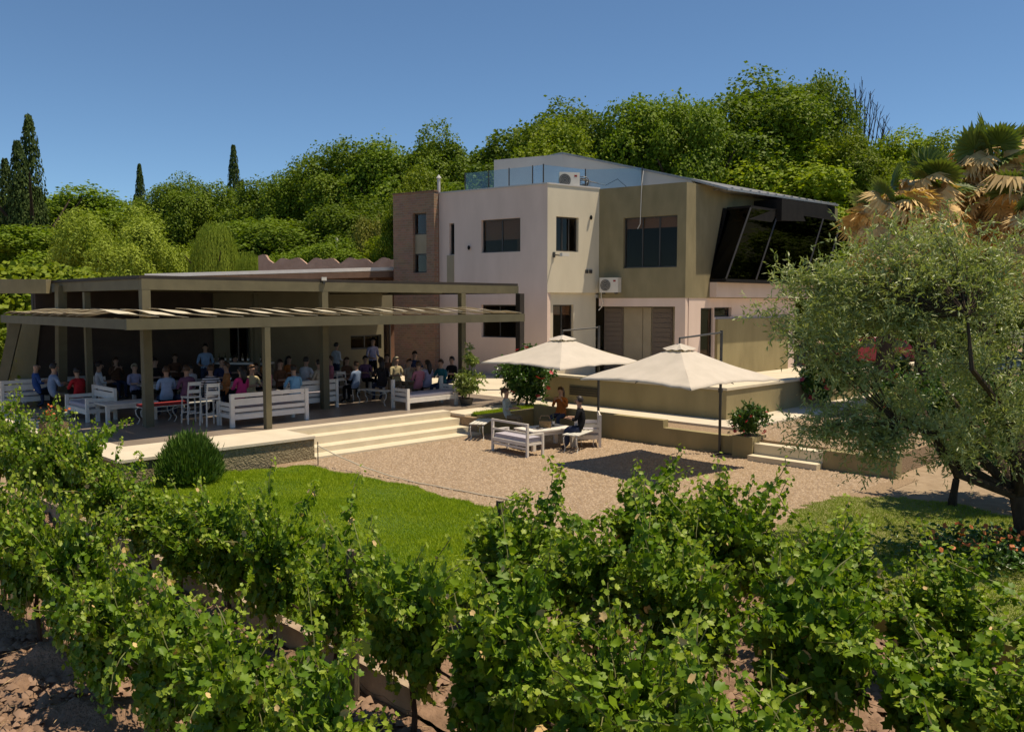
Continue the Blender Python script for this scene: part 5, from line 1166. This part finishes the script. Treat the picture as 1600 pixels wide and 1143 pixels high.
o = link(mesh_np('foliage', Vt, F, M_tree2), 'hedge'); tag(o, 'green bush outside the slanted post at the left edge', 'bush')

# fan palms
def fan_mesh(m, seed, dead=False):
    rng = random.Random(seed); b = MB(); n_ = 26; R_ = 1.0
    b.prism([(-.018, 0, 0), (.018, 0, 0), (.012, .85, .0), (-.012, .85, .0)], (0, 0, .02))
    for i in range(n_):
        a = R(-118)+R(236)*i/(n_-1); d = Vector((math.sin(a), math.cos(a), 0)); L_ = R_*(.8+.2*math.cos(a))*rng.uniform(.92, 1.05); w_ = .10; pr_ = Vector((d.y, -d.x, 0)); o_ = Vector((0, .85, .01)); up = Z*.035*(1 if i % 2 else -1)
        drp = -.18 if not dead else -1.0; drp *= rng.uniform(.6, 1.4)
        p1 = o_+d*L_*.6+up*.6; p2 = o_+d*L_+Z*drp*.55
        b.quad(o_, p1+pr_*w_, p2, p1-pr_*w_)
    me = bpy.data.meshes.new('fan'); me.from_pydata(b.v, [], b.f); me.materials.append(m); return me
FG = [fan_mesh(M_palm, i) for i in range(2)]; FD = [fan_mesh(M_pdead, 10+i, True) for i in range(2)]
def palm(px, ytop, d, sc_, label, seed, nd=26, ng=22):
    rng = random.Random(seed); q = ay(px, ytop, d); zc = q.z-1.45*sc_; t = thing('fan_palm', (q.x, d, -.1), label, 'palm tree')
    b = MB(); b.tube([(q.x, d, -.1), (q.x+.1, d, zc*.5), (q.x, d, zc)], [.36*sc_, .27*sc_, .25*sc_], 10); b.build('trunk', M_bark, t)
    for i in range(ng):
        el = R(rng.uniform(5, 80)); a = 2.4*i+rng.uniform(-.3, .3); o = link(rng.choice(FG), 'frond', t, (0, 0, zc+.1)); o.rotation_euler = (Matrix.Rotation(a, 3, 'Z') @ Matrix.Rotation(el, 3, 'X') @ Matrix.Rotation(R(rng.uniform(-75, 75)), 3, 'Y')).to_euler(); o.scale = (sc_*rng.uniform(.75, 1),)*3
    for i in range(nd):
        el = R(rng.uniform(-80, 15)); a = 2.4*i+rng.uniform(-.4, .4); o = link(rng.choice(FD), 'dry_frond', t, (0, 0, zc+rng.uniform(-1.7, .8)*sc_)); o.rotation_euler = (Matrix.Rotation(a, 3, 'Z') @ Matrix.Rotation(el, 3, 'X') @ Matrix.Rotation(R(rng.uniform(-60, 60)), 3, 'Y')).to_euler(); o.scale = (sc_*rng.uniform(.7, 1.0),)*3
palm(1550, 185, 27, .95, 'tallest fan palm with green fans and a tan skirt at the right edge', 1, 70, 11)
palm(1455, 225, 26, .9, 'middle fan palm with dry tan fronds left of the tallest', 2, 70, 6)
palm(1390, 262, 25, .82, 'lowest fan palm nearest the glazed bay, with dry fronds', 3, 64, 5)
palm(1625, 240, 25, .9, 'fan palm partly outside the right edge', 4, 60, 6)

# street lamp far behind, red car
q = ay(526, 378, 55); t = thing('street_lamp', (q.x, 55, 0), 'thin white lamp post behind the wavy parapet', 'lamp')
MB().tube([(q.x, 55, 0), (q.x, 55, q.z-.1)], .05, 6).build('post', M_acw, t); MB().ball((q.x, 55, q.z+.1), .10, .10, .2).build('lamp_head', M_acw, t)
car = thing('car', (17.4, 42, 0), 'red car parked on the far right, glimpsed through the olive branches', 'car'); RED = mat('red_car_paint', (.36, .01, .02), (.34, .01, .02), .25, 2, spec=.6)
cx, cy = 17.4, 42
def cp(x, z, y): return Vector((cx+x, cy+y, z))
prof = [(-2.05, .3), (-2.1, .6), (-2.0, .85), (-1.2, .95), (-.6, 1.38), (.0, 1.48), (.9, 1.46), (1.6, 1.3), (2.0, .95), (2.1, .6), (2.05, .3)]
b = MB(); b.prism([cp(x, z, -.85) for x, z in prof], Vector((0, 1.7, 0))); o = b.build('body', RED, car); md = o.modifiers.new('bevel', 'BEVEL'); md.width = .09; md.segments = 3
for xs in (((-.98, .97), (-.55, 1.33), (.05, 1.40), (.05, .97)), ((.12, .97), (.12, 1.40), (.85, 1.38), (1.0, .97)), ((1.08, .97), (.95, 1.36), (1.45, 1.26), (1.75, .98))):
    b = MB(); b.prism([cp(x, z, -.866) for x, z in xs], Vector((0, .012, 0))); b.build('window', mat('car_glass', (.02, .03, .035), (.03, .04, .045), .06, 2, spec=.8), car)
for x in (-1.3, 1.3):
    for y in (-.84, .66):
        b = MB(); b.tube([cp(x, .33, y-.04), cp(x, .33, y+.2)], .33, 16); wh = b.build('wheel', M_black, car); b = MB(); b.tube([cp(x, .33, y-.055), cp(x, .33, y-.03)], .19, 12); b.build('rim', M_grey, wh)
for y in (-.6, .6): MB().ball(tuple(cp(-2.02, .68, y)), .06, .16, .09).build('headlight', M_grey, car); MB().ball(tuple(cp(2.02, .78, y)), .05, .14, .08).build('tail_light', M_redc, car)

# rope from a stake across the gravel
s0 = az(497, 727, -.56); tpk = ay(494, 690, s0.y); rp = thing('rope_line', s0, 'thin white rope from a short stake sagging across the gravel court', 'rope')
MB().tube([s0-Z*.1, Vector((s0.x, s0.y, tpk.z))], .013, 6).build('stake', M_pole, rp)
e0 = az(860, 792, -.53); pts = []
for i in range(25):
    t_ = i/24; p = Vector((s0.x, s0.y, tpk.z-.08)).lerp(Vector((e0.x, e0.y, -.50)), t_); p.z = -.53+(tpk.z-.08+.53)*max(0, 1-t_*1.9)**2+.004*math.sin(i*2); pts.append(p)
MB().tube(pts, .014, 5).build('rope', M_pave, rp)

# ------------------------------------------------------------ grass, pebbles, litter
def inpoly(pts, poly):
    x, y = pts[:, 0], pts[:, 1]; c = np.zeros(len(x), bool); n = len(poly)
    for i in range(n):
        x0, y0 = poly[i]; x1, y1 = poly[(i+1) % n]
        if y0 == y1: continue
        c ^= ((y0 > y) != (y1 > y)) & (x < (x1-x0)*(y-y0)/(y1-y0)+x0)
    return c
def grass(name, poly, N_, hgt, m, z, seed, label):
    rng = np.random.default_rng(seed); pl = np.array(poly); lo, hi = pl.min(0), pl.max(0); lo = np.maximum(lo, [4.9, -1]); p = rng.uniform(lo, hi, (N_*2, 2)); p = p[inpoly(p, poly)][:N_]; n_ = len(p)
    P = np.stack([(p[:, 0]-p[:, 1])*r2, (p[:, 0]+p[:, 1])*r2, np.full(n_, z)], 1); pat = .75+.35*np.sin(p[:, 0]*2.1)*np.sin(p[:, 1]*1.7+1)
    h = hgt*rng.uniform(.5, 1.3, n_)*pat; a = rng.uniform(0, np.pi, n_); w_ = .0055; dx = np.stack([np.cos(a)*w_, np.sin(a)*w_, 0*a], 1); ln = rng.normal(size=(n_, 3))*h[:, None]*.45; ln[:, 2] = h
    Vt = np.stack([P-dx, P+dx, P+ln], 1).reshape(-1, 3); F = np.arange(n_*3).reshape(-1, 3); return tag(link(mesh_np(name, Vt, F, m), name), label, 'grass', kind='stuff')
grass('grass', LAWN_L, 190000, .055, M_grass, -.536, 1, 'bright green short grass covering the lawn beside the vines')
grass('grass', LAWN_R, 110000, .05, M_grass2, -.541, 2, 'thinner dry green grass covering the small lawn under the olive tree')
bed = [(16.3, 17.5), (19.1, 17.5), (19.1, 17.95), (16.3, 17.95)]; grass('grass', bed, 6000, .1, M_grass, -.05, 3, 'strip of green grass behind the low wall by the steps')
PEB = (np.array([[-.5, -.3, 0], [.4, -.45, .05], [.5, .35, 0], [-.35, .5, .03], [0, 0, .45]]), np.array([[0, 1, 4], [1, 2, 4], [2, 3, 4], [3, 0, 4]]))
def pebbles(name, u0, u1, v0, v1, z, n_, size, m, seed, label, excl=None):
    rng = np.random.default_rng(seed); p = rng.uniform([u0, v0], [u1, v1], (n_, 2))
    if excl: p = p[~inpoly(p, excl)]
    P = np.stack([(p[:, 0]-p[:, 1])*r2, (p[:, 0]+p[:, 1])*r2, np.full(len(p), z)], 1); n_ = len(p); th = rng.uniform(0, 6.28, n_); fr = (np.stack([np.cos(th), np.sin(th), 0*th], 1), np.stack([-np.sin(th), np.cos(th), 0*th], 1), np.tile([0., 0, 1], (n_, 1)))
    Vt, F = leaves(P, rng, size*rng.uniform(.4, 1.4, n_)**1.5, PEB, frames=fr); return tag(link(mesh_np(name, Vt, F, m), name), label, 'gravel', kind='stuff')
M_peb = mat('pebble', (.42, .31, .21), (.23, .165, .11), .9, 3, island=.9)
pebbles('pebbles', 10.0, 18.1, 6.8, 17.2, -.552, 60000, .035, M_peb, 1, 'loose reddish pebbles covering the gravel court', LAWN_L)
pebbles('pebbles', 18.4, 30, 7.0, 11.0, -.121, 12000, .035, M_peb, 2, 'loose reddish pebbles on the upper gravel')
M_clod = mat('soil_clod', (.33, .21, .14), (.14, .085, .055), .95, 4, island=.7)
pebbles('soil_clods', -2, 4.8, .5, 16, -.82, 16000, .075, M_clod, 3, 'dry crumbly clods of brown soil between the vine rows'); pebbles('soil_clods', 4.9, 10.1, -.5, 7.5, -.79, 9000, .075, M_clod, 4, 'dry crumbly clods of brown soil under the right hand vines')
rng_ = np.random.default_rng(20); n_ = 5000; p = rng_.uniform([-1, .5], [9.5, 14], (n_, 2)); p = p[(p[:, 0] < 4.8) | (p[:, 1] < 7.4)]; n_ = len(p); P = np.stack([(p[:, 0]-p[:, 1])*r2, (p[:, 0]+p[:, 1])*r2, np.full(n_, -.775)], 1)
Vt, F = leaves(P, rng_, .16*rng_.uniform(.4, 1.3, n_), (LANCE[0]*[1, .3, 1], LANCE[1]), nrm=np.array([0, 0, 2.5]), jitter=.5); tag(link(mesh_np('straw', Vt, F, mat('dry_straw', (.42, .30, .17), (.25, .17, .1), .9, 4, island=.7)), 'straw'), 'dry straw and twigs scattered on the vineyard soil', 'litter', kind='stuff')

# ------------------------------------------------------------ grapevines
def vine_meshes(seed, H=.88, hc=.58, low=False):
    rng = np.random.default_rng(seed); b = MB(); st = MB(); LS = .78
    x0 = rng.uniform(-.05, .05)
    b.tube([(x0, 0, -.12), (x0+.03, rng.normal()*.03, .15), (x0-.03, rng.normal()*.04, .4), (x0+.01, 0, hc)], [.04, .032, .03, .026], 7)
    b.tube([(x0, 0, hc-.02), (x0+.18, .02, hc+.04), (.52, 0, hc+.02)], [.022, .018, .012], 5); b.tube([(x0, 0, hc-.02), (x0-.18, -.02, hc+.03), (-.52, 0, hc+.02)], [.022, .018, .012], 5)
    P = []; A = []; Nn = []; Sz = []; tip = []
    def shoot(s_, d, L_, n_, sz0, drop):
        p = np.array(s_, float); v = np.array(d, float); v /= np.linalg.norm(v); pts = [p.copy()]
        for i in range(n_):
            f_ = i/n_; v = v+rng.normal(size=3)*.10+np.array([0, 0, -drop*f_*(8/n_)]); v /= np.linalg.norm(v); p = p+v*L_/n_; pts.append(p.copy())
            for q in range(2):
                sd_ = rng.normal(size=3); sd_[1] += math.copysign(.9, rng.normal()+p[1]*4); sd_ -= v*np.dot(sd_, v)*.6; sd_ /= np.linalg.norm(sd_)
                pet = .035+.065*rng.uniform()*(1-f_*.6); lp = p+sd_*pet
                nr = sd_*.85+np.array([0, 0, .42])+rng.normal(size=3)*.42; nr /= np.linalg.norm(nr); ax_ = sd_+np.array([0, 0, -.45])+rng.normal(size=3)*.3; ax_ -= nr*np.dot(ax_, nr); ax_ /= np.linalg.norm(ax_)
                P.append(lp); A.append(ax_); Nn.append(nr); Sz.append(LS*sz0*(1.15-.72*f_**1.6)*rng.uniform(.65, 1.2)); tip.append(f_ > .8)
        st.tube(pts[::2]+[pts[-1]], [.005]*(len(pts[::2]))+[.0015], 3, cap=False); return pts
    hw_ = .36 if not low else .44
    for i in range(34 if not low else 44):
        x = rng.uniform(-hw_, hw_); up = rng.uniform(.8, 1.15)*H*(1.2-.75*(abs(x)/hw_)**1.4)
        if rng.uniform() < .22: up *= 1.4
        pts = shoot((x*.8, rng.normal()*.03, hc+.03), (x*.35+rng.normal()*.12, rng.normal()*.15, 1), up, int(27*up)+5, .12, rng.choice([.02, .08, .22]))
        for q in range(2):
            k_ = rng.integers(2, max(3, len(pts)*3//4)); shoot(pts[k_], (rng.normal()*.4, math.copysign(rng.uniform(.6, 1), rng.normal()), rng.uniform(-.1, .7)), rng.uniform(.08, .2), 5, .105, .2)
    for i in range(44 if low else 26):
        sy = math.copysign(1, rng.normal()); shoot((rng.uniform(-hw_, hw_)*.9, 0, hc+rng.uniform(0, .3)), (rng.normal()*.3, sy*rng.uniform(.5, 1), rng.uniform(-.2, .3)), rng.uniform(.3, .5) if not low else rng.uniform(.45, .7), 11, .12, 2.6)
    P = np.array(P); A = np.array(A); Nn = np.array(Nn); Sz = np.array(Sz); tip = np.array(tip)
    Vt, F = leaves(P, rng, Sz, VLEAF, frames=(np.cross(A, Nn), A, Nn)); mi = np.repeat(np.where(rng.uniform(size=len(tip)) < .012, 2, (tip & (rng.uniform(size=len(tip)) < .8)).astype(int)), 12)
    fm = mesh_np('vine_foliage', Vt, F, [M_vine, M_vtip, M_pdead], mi)
    # curling tendrils
    for i in range(14):
        k_ = rng.integers(0, len(P)); p = P[k_]; d = rng.normal(size=3); d[2] = abs(d[2])*.5; d /= np.linalg.norm(d); st.tube([p+d*.02*j+np.array([.012*math.cos(j*1.1), .012*math.sin(j*1.1), 0]) for j in range(8)], .0016, 3, cap=False)
    o = b.build('trunk', M_vbark); tm = o.data; bpy.data.objects.remove(o); o = st.build('stems', M_stem); sm = o.data; bpy.data.objects.remove(o)
    return fm, tm, sm
VM = [vine_meshes(100+i, .92) for i in range(6)]; VL = [vine_meshes(200+i, .98, .6, True) for i in range(6)]
vrng = random.Random(77)
ORD = ['first', 'second', 'third', 'fourth', 'fifth', 'sixth', 'seventh', 'eighth', 'ninth', 'tenth', 'eleventh', 'twelfth', 'thirteenth', 'fourteenth', 'fifteenth', 'sixteenth', 'seventeenth', 'eighteenth', 'nineteenth', 'twentieth', 'twenty first', 'twenty second', 'twenty third', 'twenty fourth']
def vrow(u_, v0, v1, desc, hs=1.0, z=-.8, step=1.2, skip=(), hfun=None, lush=None, wd=1.0):
    n_ = int((v1-v0)/step)+1
    for i in range(n_):
        v_ = v0+i*step
        if i in skip: continue
        ls = bool(lush and lush(v_)); fm, tm, sm = vrng.choice(VL if ls else VM); h = (hfun(v_) if hfun else hs)*vrng.uniform(.9, 1.08)
        t = thing('grapevine', uv(u_+vrng.uniform(-.05, .05), v_+vrng.uniform(-.06, .06), z), f'grapevine, {ORD[i]} from the near end of {desc}', 'grapevine', 'grapevines in '+desc)
        t.rotation_euler.z = math.atan2(V.y, V.x)+(math.pi if vrng.random() < .5 else 0)+vrng.uniform(-.06, .06); t.scale = (vrng.uniform(.9, 1.04), vrng.uniform(.9, 1.1)*(wd if ls else .74), h)
        link(tm, 'trunk', t); link(fm, 'foliage', t); link(sm, 'shoots', t)
vrow(2.95, 4.75, 12.6, 'the row at the lower left', 1.0, -.84, lush=lambda v_: True, wd=.72)
vrow(4.72, 1.2, 20.5, 'the long row beside the lawn kerb', .98, -.82, hfun=lambda v_: 1.0 if v_ < 6 else 1.10 if v_ < 10.5 else .96 if v_ < 14 else 1.16, lush=lambda v_: v_ < 5)
vrow(6.85, .85, 7.0, 'the row starting at the dark end post', 1.02, -.78, lush=lambda v_: True)
vrow(8.85, 1.6, 6.8, 'the farthest row before the gravel', 1.0, -.78, hfun=lambda v_: 1.08 if v_ > 4.4 else .85, lush=lambda v_: True)
def vpost(p, h, lab, bend=0.):
    t = thing('vine_post', p, lab, 'post', 'wooden vineyard posts'); p = Vector(p)
    b = MB(); b.tube([p-Z*.1, p+Z*h*.35+Vector((.01, 0, 0)), p+Z*h*.6+Vector((-bend, 0, 0)), p+Z*h], [.055, .05, .052, .047], 9); b.build('stake', M_post, t)
    b = MB(); b.tube([p+Z*h, p+Z*(h+.004)], [.045, .044], 9); b.build('cut_top', mat('cut_wood', (.3, .23, .16)), t)
vpost(az(553, 1090, -.82), 1.50, 'crooked grey wooden post in the vine row in front of the lawn', .06)
q = uv(6.9, 7.45, -.8); q = Vector(((781-800)/FPX*10.05, 10.05, -.8)); vpost(q, 1.55, 'dark weathered end post where the lawn meets the right hand vines', .03)
for (u_, v0, v1) in ((2.95, 2.0, 13.2), (4.72, .8, 20.8), (6.9, .8, 7.3), (8.9, 1.2, 7.9)):
    b = MB()
    for z_ in (-.18, .12): b.tube([uv(u_, v0, z_), uv(u_, (v0+v1)/2, z_-.015), uv(u_, v1, z_)], .0025, 4)
    tag(b.build('trellis_wire', M_pole, origin=uv(u_, v0, 0)), {2.95: 'thin wires strung through the lower left vine row', 4.72: 'thin wires strung through the long vine row by the kerb', 6.9: 'thin wires from the dark end post through the vines', 8.9: 'thin wires through the vine row nearest the gravel'}[u_], 'wire')
